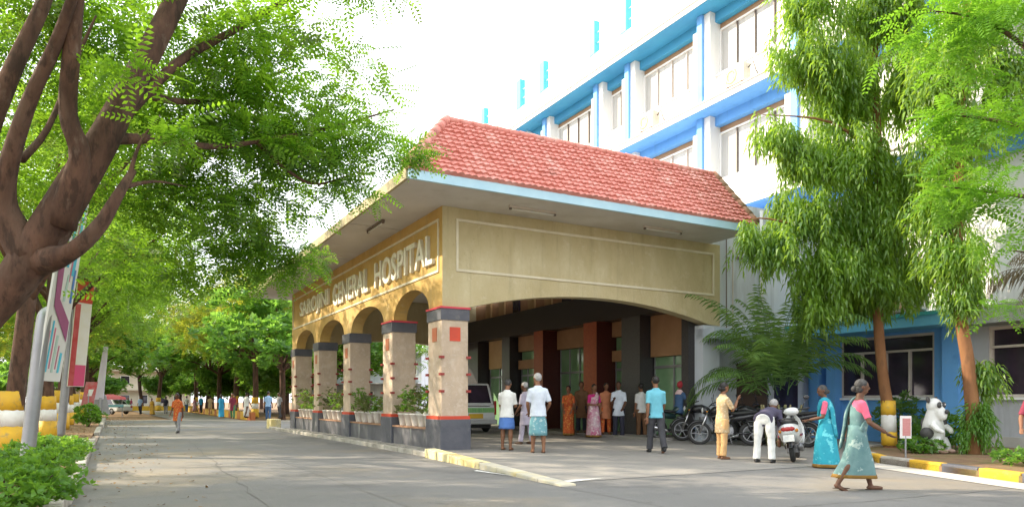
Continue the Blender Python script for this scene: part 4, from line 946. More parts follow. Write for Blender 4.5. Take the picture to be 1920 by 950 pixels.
def person(label, loc, face, H, wear, hair=('short', H_blk), skin=0, pose=None, vox=.011, group=None):
    P = dict(bend=0.04, hb=0.0, hturn=0.0, lf=.03, lk=.04, rf=-.03, rk=.04, stance=.0, ls=(.05, .12, .15, .0), rs=(.05, .12, .15, .0), sit=False)
    P.update(pose or {})
    root = thing('person', label, 'person', loc, math.radians(face), group)
    hipz = .51 * H; legs = []
    for sd, f, k in ((-1, P['lf'], P['lk']), (1, P['rf'], P['rk'])):
        hp = Vector((sd * .052 * H, 0, 0)); ab = .035 + P['stance']
        th = Vector((sd * math.sin(ab), math.sin(f), -math.cos(f))).normalized() * .235 * H
        sh = Vector((sd * math.sin(ab) * .5, math.sin(f - k), -math.cos(f - k))).normalized() * .235 * H
        legs.append((hp, hp + th, hp + th + sh, f - k))
    low = min(l[2].z for l in legs); base = Vector((0, 0, .04 * H - low))
    if P['sit']: base = Vector((0, 0, P['sit']))
    legs = [(a + base, b + base, c + base, e) for a, b, c, e in legs]
    tb = P['bend']; up = Vector((0, math.sin(tb), math.cos(tb))); fw = Vector((0, math.cos(tb), -math.sin(tb))); X = Vector((1, 0, 0))
    sp = lambda d, f=0.0: base + up * (d * H) + fw * (f * H)
    hb = tb * .45 + P['hb'] if tb > .5 else tb + P['hb']
    hup0 = Vector((0, math.sin(hb), math.cos(hb))); hfw0 = Vector((0, math.cos(hb), -math.sin(hb)))
    Rt = Matrix.Rotation(P['hturn'], 3, hup0); hfw = Rt @ hfw0; hx = Rt @ X; HM = Matrix((hx, hfw, hup0)).transposed()
    neck = sp(.335, .0); hc = neck + hup0 * (.085 * H) + hfw * (.012 * H)
    def ring(c, rx, ry, ax=X, ay=fw, n=18, wob=0, ph=0): return [c + ax * (rx * H * math.cos(2 * PI * k / n)) + ay * (ry * H * math.sin(2 * PI * k / n)) * (1 + wob * math.sin(7 * 2 * PI * k / n + ph)) for k in range(n)]
    arms = []
    for sd, (sf, sa, ef, ei) in ((-1, P['ls']), (1, P['rs'])):
        s0 = sp(.271) + X * (sd * .096 * H)
        def loc2(x, y, z): return (X * (sd * x) + fw * y + up * z)
        u_ = loc2(math.sin(sa), math.cos(sa) * math.sin(sf), -math.cos(sa) * math.cos(sf)).normalized()
        f_ = loc2(math.sin(sa) * .5 - math.sin(ei), math.sin(sf + ef) * math.cos(ei), -math.cos(sf + ef) * math.cos(ei)).normalized()
        el = s0 + u_ * .172 * H; wr = el + f_ * .148 * H
        arms.append((sd, s0, el, wr, f_))
    # body: one continuous surface grown from overlapping limbs
    b = MB()
    b.loft([ring(sp(-.045), .05, .045), ring(sp(-.02), .082, .062), ring(sp(.04), .086, .064), ring(sp(.10), .074, .055), ring(sp(.17), .082, .060), ring(sp(.235), .092, .063), ring(sp(.27), .088, .052), ring(sp(.30), .056, .040), ring(sp(.325), .036, .036)])
    b.tube([sp(.30), neck, hc], [.036 * H, .033 * H, .030 * H], 12)
    b.ell(hc + hup0 * .012 * H, (.0455 * H, .056 * H, .056 * H), HM, 16, 11); b.ell(hc - hup0 * .026 * H + hfw * .008 * H, (.037 * H, .044 * H, .042 * H), HM)
    b.ell(hc - hup0 * .006 * H + hfw * .057 * H, (.0085 * H, .013 * H, .015 * H), HM, 8, 6)
    for sd in (-1, 1): b.ell(hc + hx * (sd * .047 * H) - hfw * .004 * H, (.006 * H, .012 * H, .018 * H), HM, 8, 6)
    for (h_, k_, a_, e) in legs:
        b.tube([h_, h_.lerp(k_, .35), h_.lerp(k_, .8), k_, k_.lerp(a_, .3), k_.lerp(a_, .75), a_], [.052 * H, .049 * H, .036 * H, .031 * H, .034 * H, .023 * H, .020 * H], 12)
        fd = Vector((0, math.cos(min(e, .5)), math.sin(e) * .9)).normalized() if e < -.25 else Vector((0, 1, 0))
        b.ell(a_ + fd * .035 * H + Vector((0, 0, -.022 * H)), (.024 * H, .074 * H, .019 * H), Matrix((X, fd, X.cross(fd))).transposed(), 12, 8)
        b.ell(a_ - Vector((0, 0, .015 * H)), (.021 * H, .028 * H, .026 * H))
    for (sd, s0, el, wr, f_) in arms:
        b.tube([sp(.284) + X * (sd * .045 * H), s0, s0.lerp(el, .4), el, el.lerp(wr, .35), wr], [.030 * H, .031 * H, .028 * H, .023 * H, .023 * H, .016 * H], 10)
        side = f_.cross(fw if abs(f_.dot(fw)) < .9 else up).normalized(); nrm = side.cross(f_)
        pc = wr + f_ * .032 * H; b.ell(pc, (.021 * H, .034 * H, .011 * H), Matrix((side, f_, nrm)).transposed(), 10, 7)
        for j, (o_, l_) in enumerate(((-.016, .038), (-.0055, .044), (.0055, .042), (.016, .033))):
            q0 = wr + f_ * .055 * H + side * o_ * H; q1 = q0 + f_ * l_ * .55 * H + nrm * .004 * H; q2 = q1 + (f_ * .8 + nrm * .6).normalized() * l_ * .5 * H
            b.tube([q0, q1, q2], [.0062 * H, .0056 * H, .0045 * H], 6)
        th0 = wr + f_ * .018 * H - side * .016 * H; b.tube([th0, th0 + (f_ * .6 - side * .8).normalized() * .025 * H, th0 + (f_ * .85 - side * .5 + nrm * .3).normalized() * .046 * H], [.009 * H, .0075 * H, .0055 * H], 6)
    body = b.build('body', SKIN[skin], root)
    rm = body.modifiers.new('merge', 'REMESH'); rm.mode = 'VOXEL'; rm.voxel_size = vox; rm.use_smooth_shade = True
    sm = body.modifiers.new('soften', 'SMOOTH'); sm.iterations = 2; sm.factor = .4
    def skinned(m_, name, mt, v=None, it=4):
        o = m_.build(name, mt, root); r_ = o.modifiers.new('merge', 'REMESH'); r_.mode = 'VOXEL'; r_.voxel_size = (v or vox * 1.15); r_.use_smooth_shade = True
        s_ = o.modifiers.new('soften', 'SMOOTH'); s_.iterations = it; s_.factor = .5
        tx = bpy.data.textures.get('folds') or bpy.data.textures.new('folds', 'CLOUDS'); tx.noise_scale = .11
        d_ = o.modifiers.new('folds', 'DISPLACE'); d_.texture = tx; d_.strength = .018; d_.mid_level = .5; d_.texture_coords = 'GLOBAL'
        return o
    # face and hair
    for sd in (-1, 1): MB().ell(hc + hup0 * .006 * H + hx * (sd * .018 * H) + hfw * .0495 * H, (.0065 * H, .004 * H, .0038 * H), HM, 8, 6).build('eye', M_eye, root, smooth=True)
    MB().ell(hc - hup0 * .037 * H + hfw * .0505 * H, (.014 * H, .004 * H, .0042 * H), HM, 8, 6).build('mouth', M_lip, root, smooth=True)
    hs, hm = hair; h = MB()
    h.ell(hc + hup0 * .0205 * H - hfw * .010 * H, (.0495 * H, .0575 * H, .0565 * H), HM, 18, 11)
    if hs != 'short': h.ell(hc - hup0 * .012 * H - hfw * .022 * H, (.047 * H, .043 * H, .045 * H), HM, 14, 9)
    if hs == 'bun': h.ell(hc - hup0 * .018 * H - hfw * .066 * H, (.027 * H, .025 * H, .027 * H), HM, 12, 8)
    if hs == 'plait': h.tube([hc - hup0 * .02 * H - hfw * .058 * H, neck - fw * .05 * H, sp(.2, -.075), sp(.08, -.07)], [.022 * H, .02 * H, .016 * H, .008 * H], 8)
    h.build('hair', hm, root, smooth=True)
    # clothes
    for w in wear:
        kind, mt = w[0], w[1]; opt = w[2] if len(w) > 2 else None
        if kind in ('shirt', 'kurta'):
            lo = -.055 if kind == 'shirt' else (opt or -.2); m_ = MB(); rr = []
            if lo < -.1: rr += [ring(base + Vector((0, 0, lo * H)), .112, .09), ring(base + Vector((0, 0, lo * .5 * H)), .108, .084)]
            else: rr += [ring(sp(lo), .110, .090), ring(sp(lo * .4), .106, .084)]
            m_.loft(rr + [ring(sp(.02), .100, .077), ring(sp(.09), .09, .068), ring(sp(.17), .093, .069), ring(sp(.235), .100, .070), ring(sp(.268), .095, .062), ring(sp(.298), .070, .052), ring(sp(.318), .050, .046), ring(sp(.335), .042, .044)])
            sl = .62 if opt != 'long' else 1.0
            for (sd, s0, el, wr, f_) in arms:
                m_.tube([sp(.283) + X * (sd * .035 * H), s0, s0.lerp(el, .5)], [.037 * H, .037 * H, .036 * H], 12)
                if sl < 1: m_.tube([s0, s0.lerp(el, .5), s0.lerp(el, .84)], [.034 * H, .033 * H, .035 * H], 12)
                else: m_.tube([s0.lerp(el, .4), el, el.lerp(wr, .94)], [.039 * H, .033 * H, .027 * H], 12)
            skinned(m_, 'shirt' if kind == 'shirt' else 'tunic', mt)
        elif kind == 'trousers':
            m_ = MB(); m_.loft([ring(base - Vector((0, 0, .05 * H)), .075, .06, X, Vector((0, 1, 0))) if tb < .5 else ring(sp(-.065), .07, .06), ring(sp(-.02), .092, .072), ring(sp(.03), .092, .07), ring(sp(.06 if tb < .5 else .035), .084, .064)])
            for (h_, k_, a_, e) in legs: m_.tube([h_ + Vector((0, 0, .01 * H)), h_.lerp(k_, .4), k_, k_.lerp(a_, .5), a_ + Vector((0, 0, .004 * H))], [.061 * H, .056 * H, .044 * H, .041 * H, .042 * H], 14)
            skinned(m_, 'trousers', mt)
        elif kind == 'lungi':
            zb = opt if isinstance(opt, float) else .27; m_ = MB(); zt = base.z + .06 * H; rr = []
            for i in range(9):
                f = i / 8; z = zt + (zb * H - zt) * f; kx = .083 + .022 * min(f * 1.6, 1) ; ky = .062 + .03 * min(f * 1.6, 1)
                mid = sum((l[0].lerp(l[1], min(1, max(0, (l[0].z - z) / max(l[0].z - l[1].z, .01)))) for l in legs), Vector()) / 2
                c_ = Vector((mid.x, mid.y, z)); rr.append(ring(c_, kx + .012 * f, ky, X, Vector((0, 1, 0)), 36, .05 * f, f))
            m_.loft(rr); o = m_.build('waistcloth', mt, root, smooth=True)
        elif kind == 'saree':
            m_ = MB(); rr = []; zt = base.z + .085 * H
            fl = opt or 0.0
            def sring(c, rx, ry, ax, ay, n, wob, ph):
                e = .68; sg = lambda q: math.copysign(abs(q) ** e, q)
                return [c + ax * (rx * H * sg(math.cos(2 * PI * k / n))) * (1 + .4 * wob * math.sin(9 * 2 * PI * k / n + ph)) + ay * (ry * H * sg(math.sin(2 * PI * k / n))) * (1 + wob * math.sin(7 * 2 * PI * k / n + ph)) for k in range(n)]
            def leg_at(l, z):
                h_, k_, a_ = l[0], l[1], l[2]
                if z > k_.z: return h_.lerp(k_, min(1, max(0, (h_.z - z) / max(h_.z - k_.z, .01))))
                return k_.lerp(a_, min(1, max(0, (k_.z - z) / max(k_.z - a_.z, .01))))
            for i in range(16):
                f = i / 15; z = zt + (P.get('hem', .012) * H - zt) * f
                q0, q1 = leg_at(legs[0], z), leg_at(legs[1], z); c_ = (q0 + q1) / 2; c_.z = z
                sprd = abs(q0.y - q1.y) * .5 / H
                sx_ = abs(q0.x - q1.x) * .5 / H
                rr.append(sring(c_, max(.080 + .022 * min(1, f * 2.5) + (.012 + fl) * f, (sx_ + .062 - .028 * f) * min(1, .72 + f * 1.6)), max(.064 + .03 * min(1, f * 2.5) + (.014 + fl) * f, sprd + .070 - .024 * f), X, Vector((0, 1, 0)), 56, .11 * f, 2 * f))
            m_.loft(rr); m_.build('skirt', mt, root, smooth=True)
            grow = lambda r_, k_: [p + (p - sum(r_, Vector()) / len(r_)) * k_ for p in r_]
            e_ = MB(); e_.loft([grow(rr[-2], .02), grow(rr[-1], .02), grow(rr[-1], -.02), grow(rr[-2], -.02)], cap=False); e_.build('hem_border', C_edge, root, smooth=True)
            m_ = MB(); m_.loft([ring(sp(.04), .09, .07), ring(sp(.10), .083, .064), ring(sp(.17), .091, .071), ring(sp(.24), .095, .071), ring(sp(.262), .075, .06)])
            sx = -1
            band = [sp(.02, .03) + X * .09 * H, sp(.13, .075) + X * .04 * H, sp(.23, .075) + X * -.03 * H, sp(.305, .03) + X * -.068 * H, sp(.30, -.03) + X * -.072 * H, sp(.2, -.085) + X * -.055 * H, sp(.05, -.10) + X * -.05 * H, sp(-.14, -.12) + X * -.05 * H]
            bp, br = smooth_pts(band, [.045 * H] * 8, 3); vs = []
            for i, p in enumerate(bp):
                t_ = (bp[min(i + 1, len(bp) - 1)] - bp[max(i - 1, 0)]).normalized(); c_ = sp(.15); nn = (p - c_); nn -= up * nn.dot(up) * .6; nn.normalize(); sd_ = t_.cross(nn).normalized()
                w0 = .05 * H
                vs.append([p - sd_ * w0 - nn * .008 * H, p - sd_ * w0 * .3 + nn * .008 * H, p + sd_ * w0 * .4 + nn * .004 * H, p + sd_ * w0 - nn * .008 * H, p + sd_ * w0 - nn * .02 * H, p - sd_ * w0 - nn * .02 * H])
            m_.loft(vs); m_.build('drape', mt, root, smooth=True)
            bm_ = w[3] if len(w) > 3 else mt; m_ = MB()
            m_.loft([ring(sp(.17), .088, .066), ring(sp(.24), .097, .067), ring(sp(.272), .088, .056), ring(sp(.305), .052, .043)])
            for (sd, s0, el, wr, f_) in arms: m_.tube([sp(.28) + X * (sd * .04 * H), s0, s0.lerp(el, .45), s0.lerp(el, .8)], [.033 * H, .033 * H, .032 * H, .031 * H], 12)
            skinned(m_, 'blouse', bm_)
        elif kind == 'sandals':
            for (h_, k_, a_, e) in legs:
                MB().ell(a_ + Vector((0, .03 * H, -.036 * H)), (.027 * H, .078 * H, .006 * H)).build('sandal', mt, root, smooth=True)
        elif kind == 'shoes':
            for (h_, k_, a_, e) in legs:
                m_ = MB(); m_.ell(a_ + Vector((0, .033 * H, -.022 * H)), (.028 * H, .08 * H, .022 * H)); m_.ell(a_ + Vector((0, -.004 * H, -.012 * H)), (.026 * H, .034 * H, .03 * H)); m_.build('shoe', mt, root, smooth=True)
        elif kind == 'helmet':
            MB().ell(hc + hup0 * .012 * H - hfw * .006 * H, (.064 * H, .07 * H, .068 * H), HM, 18, 12).build('helmet', mt, root, smooth=True)
        elif kind == 'scarf':
            m_ = MB(); m_.loft([ring(sp(.26), .104, .078), ring(sp(.29), .106, .07), ring(sp(.325), .06, .056), ring(sp(.345), .045, .046)]); skinned(m_, 'scarf', mt)
        elif kind == 'bag':
            sd = opt or 1; h0 = [a for a in arms if a[0] == sd][0]; c_ = h0[3] + h0[4] * .05 * H
            MB().box(c_.x - .05, c_.y - .13, c_.z - .42, c_.x + .05, c_.y + .13, c_.z - .08).build('bag', mt, root, bevel=.02)
            MB().tube([c_ + Vector((0, -.09, -.08)), c_ + Vector((0, 0, .01)), c_ + Vector((0, .09, -.08))], .01, 6).build('bag_strap', mt, root)
    return root

C_edge = cloth('gold_border', (.30, .17, .04))
C_white = cloth('white', (.78, .78, .76)); C_white2 = cloth('pale_blue_white', (.66, .72, .82)); C_bluel = cloth('blue_lungi', (.10, .22, .58)); C_teal = cloth('teal_lungi', (.16, .36, .42), None, 5, (.42, .55, .55), 14)
C_lav = cloth('lavender', (.46, .42, .52)); C_orange = cloth('orange_print', (.62, .13, .03), (.5, .08, .03), 6, (.72, .36, .08), 22); C_dark = cloth('dark_navy', (.03, .03, .05)); C_mag = cloth('magenta', (.55, .03, .20), (.42, .02, .14), 5)
C_magp = cloth('magenta_white_print', (.60, .46, .50), (.50, .08, .20), 3.5, (.7, .62, .6), 16); C_org2 = cloth('peach', (.62, .24, .12)); C_cyan = cloth('cyan_shirt', (.16, .50, .62)); C_char = cloth('charcoal', (.06, .06, .07)); C_bluej = cloth('blue_jeans', (.06, .12, .24))
C_tan = cloth('orange_tan', (.66, .40, .18)); C_tan2 = cloth('tan_print', (.52, .38, .22), (.44, .31, .17), 6, (.62, .52, .36), 24); C_navy = cloth('grey_navy', (.085, .075, .125)); C_aqua = cloth('aqua_saree', (.03, .34, .44), (.02, .25, .36), 3, (.12, .5, .58), 7); C_pink = cloth('pink_blouse', (.72, .14, .24))
C_sage = cloth('grey_green_saree', (.16, .27, .27), (.10, .20, .21), 4, (.30, .40, .38), 9); C_maroon = cloth('maroon', (.22, .03, .06)); C_brown = cloth('brown', (.2, .10, .05)); C_yell = cloth('mustard', (.6, .36, .06)); C_skyb = cloth('sky_blue', (.30, .46, .66)); C_tealb = cloth('strong_blue', (.04, .34, .60)); C_green = cloth('green_print', (.08, .22, .10)); C_grey = cloth('grey_cloth', (.3, .3, .32))
M_shoe = mat('black_shoe', (.02, .02, .022), None, 1, .35)
ahead, cam_ = 0, 180
st_ = dict
# the men standing on the sunlit ramp
person('person in white shirt and short bright blue waistcloth beside the white van', foot(950, 843), -20, 1.60, [('shirt', C_white), ('lungi', C_bluel, .30), ('sandals', M_sand)], ('short', H_mid), 0, dict(ls=(.3, .1, 1.3, .5), rs=(.3, .1, 1.3, .5), hb=.25, bend=.06), .010)
person('grey-haired person in white shirt and blue-green checked waistcloth seen from behind', foot(1009, 848), 8, 1.72, [('shirt', C_white2), ('lungi', C_teal, .22), ('sandals', M_sand)], ('short', H_gry), 0, dict(ls=(.1, .2, .7, .3), rs=(.0, .32, .9, .35), lf=.05, rf=-.06, hturn=.5), .010)
person('person in lavender tunic and pale trousers between the two men in waistcloths', foot(986, 832), 60, 1.58, [('kurta', C_lav, -.2), ('trousers', C_lav), ('shoes', M_sand)], ('short', H_gry), 1, dict(ls=(.2, .1, .6, .3), rs=(.2, .1, .6, .3), lf=.15, rf=-.15), .011)
person('person in pale cyan shirt and dark trousers walking into the porch', foot(1230, 848), 5, 1.70, [('shirt', C_cyan), ('trousers', C_char), ('shoes', M_shoe)], ('short', H_blk), 0, dict(lf=.22, lk=.12, rf=-.22, rk=.25, ls=(-.25, .12, .3, 0), rs=(.25, .12, .5, .1)), .011)
# women and visitors by the doors
def inside(u, t_, z=.12):
    k = (u - 960) / F; Y = (t_ + 6.388) / (.484 + .875 * k); return Vector((k * Y, Y, z))
person('person in orange printed saree, leftmost of the women by the doors', inside(1066, 6.2), 165, 1.58, [('saree', C_orange, 0.0, C_orange), ('sandals', M_sand)], ('bun', H_blk), 0, dict(ls=(.1, .1, .6, .3), rs=(.1, .1, .6, .3)), .013)
person('person in dark clothes half hidden beside the orange saree', inside(1090, 6.75, .2), 175, 1.64, [('kurta', C_brown, -.22), ('trousers', C_dark), ('sandals', M_sand)], ('bun', H_blk), 0, dict(), .013)
person('person in magenta and white saree with one arm across her waist', inside(1113, 6.2), 200, 1.60, [('saree', C_magp, .02, C_mag), ('sandals', M_sand)], ('bun', H_blk), 0, dict(ls=(.1, .15, .7, .3), rs=(.2, .15, 1.4, .9)), .013)
person('person in peach and orange clothes behind the magenta saree', inside(1136, 6.7, .2), 190, 1.56, [('kurta', C_org2, -.2), ('trousers', C_orange), ('sandals', M_sand)], ('bun', H_blk), 0, dict(), .013)
person('person in loose white shirt and dark trousers in front of the right red column', foot(1160, 820), 172, 1.68, [('kurta', C_white2, -.12), ('trousers', C_dark), ('shoes', M_shoe)], ('short', H_blk), 1, dict(ls=(.2, .12, .7, .4), rs=(.2, .12, 1.9, .3), hturn=-.3), .012)
person('person in white shirt half hidden behind the cyan shirt', foot(1203, 819), 20, 1.62, [('shirt', C_white), ('trousers', C_brown), ('shoes', M_shoe)], ('short', H_blk), 0, dict(), .012)
# on the right
person('person in orange-tan tunic and trousers raising a hand to the mouth beside parked motorbikes', foot(1354, 860), -75, 1.55, [('kurta', C_tan2, -.17), ('trousers', C_tan), ('sandals', M_sand)], ('bun', H_blk), 0, dict(ls=(.15, .1, .4, .1), rs=(.55, .15, 2.15, .25), hb=.05), .010)
person('person in white trousers and navy shirt bending over the white scooter', foot(1433, 867), -35, 1.70, [('shirt', C_navy, 'long'), ('trousers', C_white), ('shoes', M_shoe)], ('short', H_gry), 1, dict(bend=1.32, hb=.1, stance=.05, lf=-.02, rf=.08, lk=.02, rk=.1, ls=(1.0, .1, .25, .1), rs=(1.15, .1, .2, .1)), .010)
person('person in bright aqua saree with pink blouse next to the white scooter', foot(1548, 876), 70, 1.50, [('saree', C_aqua, .04, C_pink), ('sandals', M_sand)], ('bun', H_mid), 1, dict(ls=(.2, .12, 1.2, .3), rs=(.2, .12, 1.1, .3), hb=.15, hturn=.4, lf=.1, rf=-.1), .010)
person('person in grey-green saree striding across the road in front of the kerbed bed', foot(1606, 918), -100, 1.53, [('saree', C_sage, -.03, C_pink), ('sandals', M_sand)], ('bun', H_mid), 1, dict(hem=.11, lf=.32, lk=.06, rf=-.26, rk=.25, ls=(-.3, .3, .4, .0), rs=(.35, .3, .7, .0), bend=.08), .009)
person('person in dark red cut off by the right edge', Vector((8.33, 11.4, .0)), 150, 1.52, [('kurta', C_maroon, -.24), ('trousers', C_yell), ('sandals', M_sand)], ('bun', H_blk), 0, dict(rs=(.2, .3, .6, .1)), .011)
# walkers on the avenue
def walk(a=.3): return dict(lf=a, lk=.08, rf=-a, rk=.3, ls=(-a, .1, .3, 0), rs=(a, .1, .4, 0))
person('person in orange and brown walking alone in the middle of the road', foot(333, 811), 175, 1.52, [('kurta', C_orange, -.2), ('trousers', C_grey), ('shoes', M_shoe), ('scarf', C_orange)], ('bun', H_blk), 1, walk(.22), .016)
far = [
 ('person in dark blue trousers and light shirt standing on the road', 263, 776, 1.70, [('shirt', C_skyb), ('trousers', C_dark)]), ('person in bright blue saree by the yellow kerb', 415, 783, 1.55, [('saree', C_tealb, 0.0, C_tealb)]),
 ('person in dark green beside the bright blue saree', 436, 784, 1.62, [('kurta', C_maroon, -.2), ('trousers', C_green)]), ('person all in white by the yellow kerb', 462, 783, 1.68, [('shirt', C_white), ('lungi', C_white, .06)]),
 ('person in sky blue shirt and blue trousers near the arcade end', 503, 787, 1.68, [('shirt', C_skyb), ('trousers', C_bluej)]), ('person in grey shirt close behind the sky blue shirt', 524, 783, 1.66, [('shirt', C_grey), ('trousers', C_char)]),
 ('person in mustard clothes near the middle of the far kerb', 285, 777, 1.5, [('saree', C_yell, 0.0, C_yell)]), ('person in navy shirt and grey trousers beside the mustard clothes', 311, 775, 1.7, [('shirt', C_dark), ('trousers', C_grey)]),
 ('person in dark clothes behind the kiosk', 240, 772, 1.66, [('shirt', C_green), ('trousers', C_brown)]), ('person in maroon shirt farther up the road', 246, 766, 1.66, [('shirt', C_maroon), ('trousers', C_grey)]),
 ('person in white shirt at the crowd before the far trees', 350, 771, 1.66, [('shirt', C_white), ('trousers', C_bluej)]), ('person in pink saree in the far crowd', 365, 771, 1.55, [('saree', C_magp, 0.0, C_pink)]), ('person in navy clothes in the far crowd', 377, 773, 1.66, [('shirt', C_tealb), ('trousers', C_dark)]), ('person in tan clothes in the far crowd', 394, 775, 1.6, [('kurta', C_tan2, -.2), ('trousers', C_tan)]), ('person in red top by the dark tree trunk near the arcade end', 441, 778, 1.58, [('kurta', C_orange, -.15), ('trousers', C_char)]),
 ('person in grey shirt at the far left of the road', 222, 770, 1.68, [('shirt', C_grey), ('trousers', C_dark)]), ('person in sky blue shirt far beyond the mustard clothes', 297, 767, 1.68, [('shirt', C_skyb), ('trousers', C_grey)])]
for i, (l_, u, v, H_, w_) in enumerate(far):
    person(l_, foot(u, v), (175, 20, 190, 340, 5, 150)[i % 6], H_, w_ + [('shoes', M_shoe)], ('bun' if 'saree' in l_ else 'short', H_blk), i % 2, walk(.1 + .05 * (i % 4)), .022, 'people far down the avenue')
# ------------------------------------------------------------------ vehicles
P_white = mat('car_paint_white', (.72, .74, .74), None, 1, .3, spec=.5, coat=.5)
P_black = mat('bike_paint_black', (.018, .018, .022), None, 1, .25, spec=.5, coat=.5)
P_red = mat('tail_lamp_red', (.40, .02, .02), None, 1, .2, coat=.5)
P_amber = mat('amber_lens', (.6, .22, .02), None, 1, .2)
P_chrome = mat('chrome', (.55, .55, .56), None, 1, .22, metal=1.0)
P_alu = mat('dull_alloy', (.32, .32, .33), (.22, .22, .23), 12, .45, metal=.7)
P_seat = mat('seat_vinyl', (.03, .03, .033), (.05, .05, .05), 10, .55)
P_plate = mat('yellow_plate', (.75, .48, .03), (.66, .40, .03), 6, .5)
P_green = mat('green_stripe', (.14, .40, .14), (.3, .55, .2), 9, .4, stretch=(3, 3, .3))
P_lens = mat('lamp_glass', (.5, .5, .5), None, 1, .1, spec=.6, coat=.4)
def pane(a, b, c, d, th=.012, off=.004, inset=.06):
    """pane on the quad a b c d (counter-clockwise from outside), slightly proud"""
    a, b, c, d = map(Vector, (a, b, c, d)); n = (b - a).cross(d - a).normalized(); m = (a + b + c + d) / 4
    q = [p.lerp(m, inset) for p in (a, b, c, d)]
    return MB().loft([[p - n * th for p in q], [p + n * off for p in q]])
def wheel(root, c, R, w, spokes=0, m_rim=None):
    t_ = MB().torus(c, R - w * .5, w * .5, 'x', 28, 10, .9 if spokes else 1.2).build('wheel', M_rubber, root, smooth=True)
    rm = MB().torus(c, R - w * 1.05, w * .18, 'x', 24, 6, 2.0); rm.tube([Vector(c) - Vector((.05, 0, 0)), Vector(c) + Vector((.05, 0, 0))], .045, 10)
    for k in range(spokes):
        a = 2 * PI * k / spokes; d = Vector((0, math.cos(a), math.sin(a))); rm.tube([Vector(c) + d * .03, Vector(c) + d * (R - w)], .012 if spokes < 8 else .004, 5)
    if not spokes: rm.tube([Vector(c) - Vector((w * .5, 0, 0)), Vector(c) + Vector((w * .5, 0, 0))], R - w * 1.1, 18)
    rm.build('rim', m_rim or P_alu, t_, smooth=False)

vp = W(9.2, 4.55, .12)
van = thing('van', 'white van with green striped tailgate and yellow number plate parked inside the porch', 'van', vp, ROT - .06)
low = MB(); low.prism([(-1.74, .30), (-1.82, .55), (-1.80, .98), (1.15, 1.0), (1.72, .86), (1.84, .62), (1.80, .32), (1.5, .26), (-1.5, .26)], lambda y, z: Vector((-.74, y, z)), lambda y, z: Vector((.74, y, z)))
bd = low.build('body', P_white, van, bevel=.05, seg=3)
bt_ = [(-.71, -1.77, .97), (.71, -1.77, .97), (.71, 1.15, .99), (-.71, 1.15, .99)]; tp = [(-.60, -1.60, 1.70), (.60, -1.60, 1.70), (.60, .45, 1.72), (-.60, .45, 1.72)]
MB().loft([[Vector(p) for p in bt_], [Vector(p) for p in tp]]).build('roof', P_white, van, bevel=.06, seg=3)
pane(bt_[0], bt_[1], tp[1], tp[0], inset=.16).build('rear_window', M_dglass, van)
pane(bt_[1], bt_[2], tp[2], tp[1], inset=.14).build('side_window', M_dglass, van); pane(bt_[3], bt_[0], tp[0], tp[3], inset=.14).build('side_window', M_dglass, van)
pane(bt_[2], bt_[3], tp[3], tp[2], inset=.12).build('windscreen', M_dglass, van)
MB().box(-.70, -1.838, .70, .70, -1.80, .86).build('green_stripe', P_green, van)
MB().box(-.26, -1.85, .50, .26, -1.82, .66).build('number_plate', P_plate, van)
MB().box(-.77, -1.92, .30, .77, -1.72, .46).build('bumper', mat('bumper_grey', (.45, .46, .46), None, 1, .5), van, bevel=.03)
for sx in (-1, 1):
    MB().box(sx * .735 - .045, -1.845, .62, sx * .735 + .03, -1.74, 1.10).build('tail_lamp', P_red, van, bevel=.012)
    for y in (-1.15, 1.15): wheel(van, (sx * .66, y, .29), .29, .17)
    MB().box(sx * .80 - .06, .75, 1.0, sx * .80 + .06, .85, 1.14).build('mirror', P_black, van, bevel=.02)
MB().tube([(-.5, -1.86, .92), (.5, -1.86, .92)], .012, 6).build('door_handle', P_chrome, van)
MB().box(-.66, -1.6, .16, .66, 1.6, .27).build('underbody', M_rubber, van)

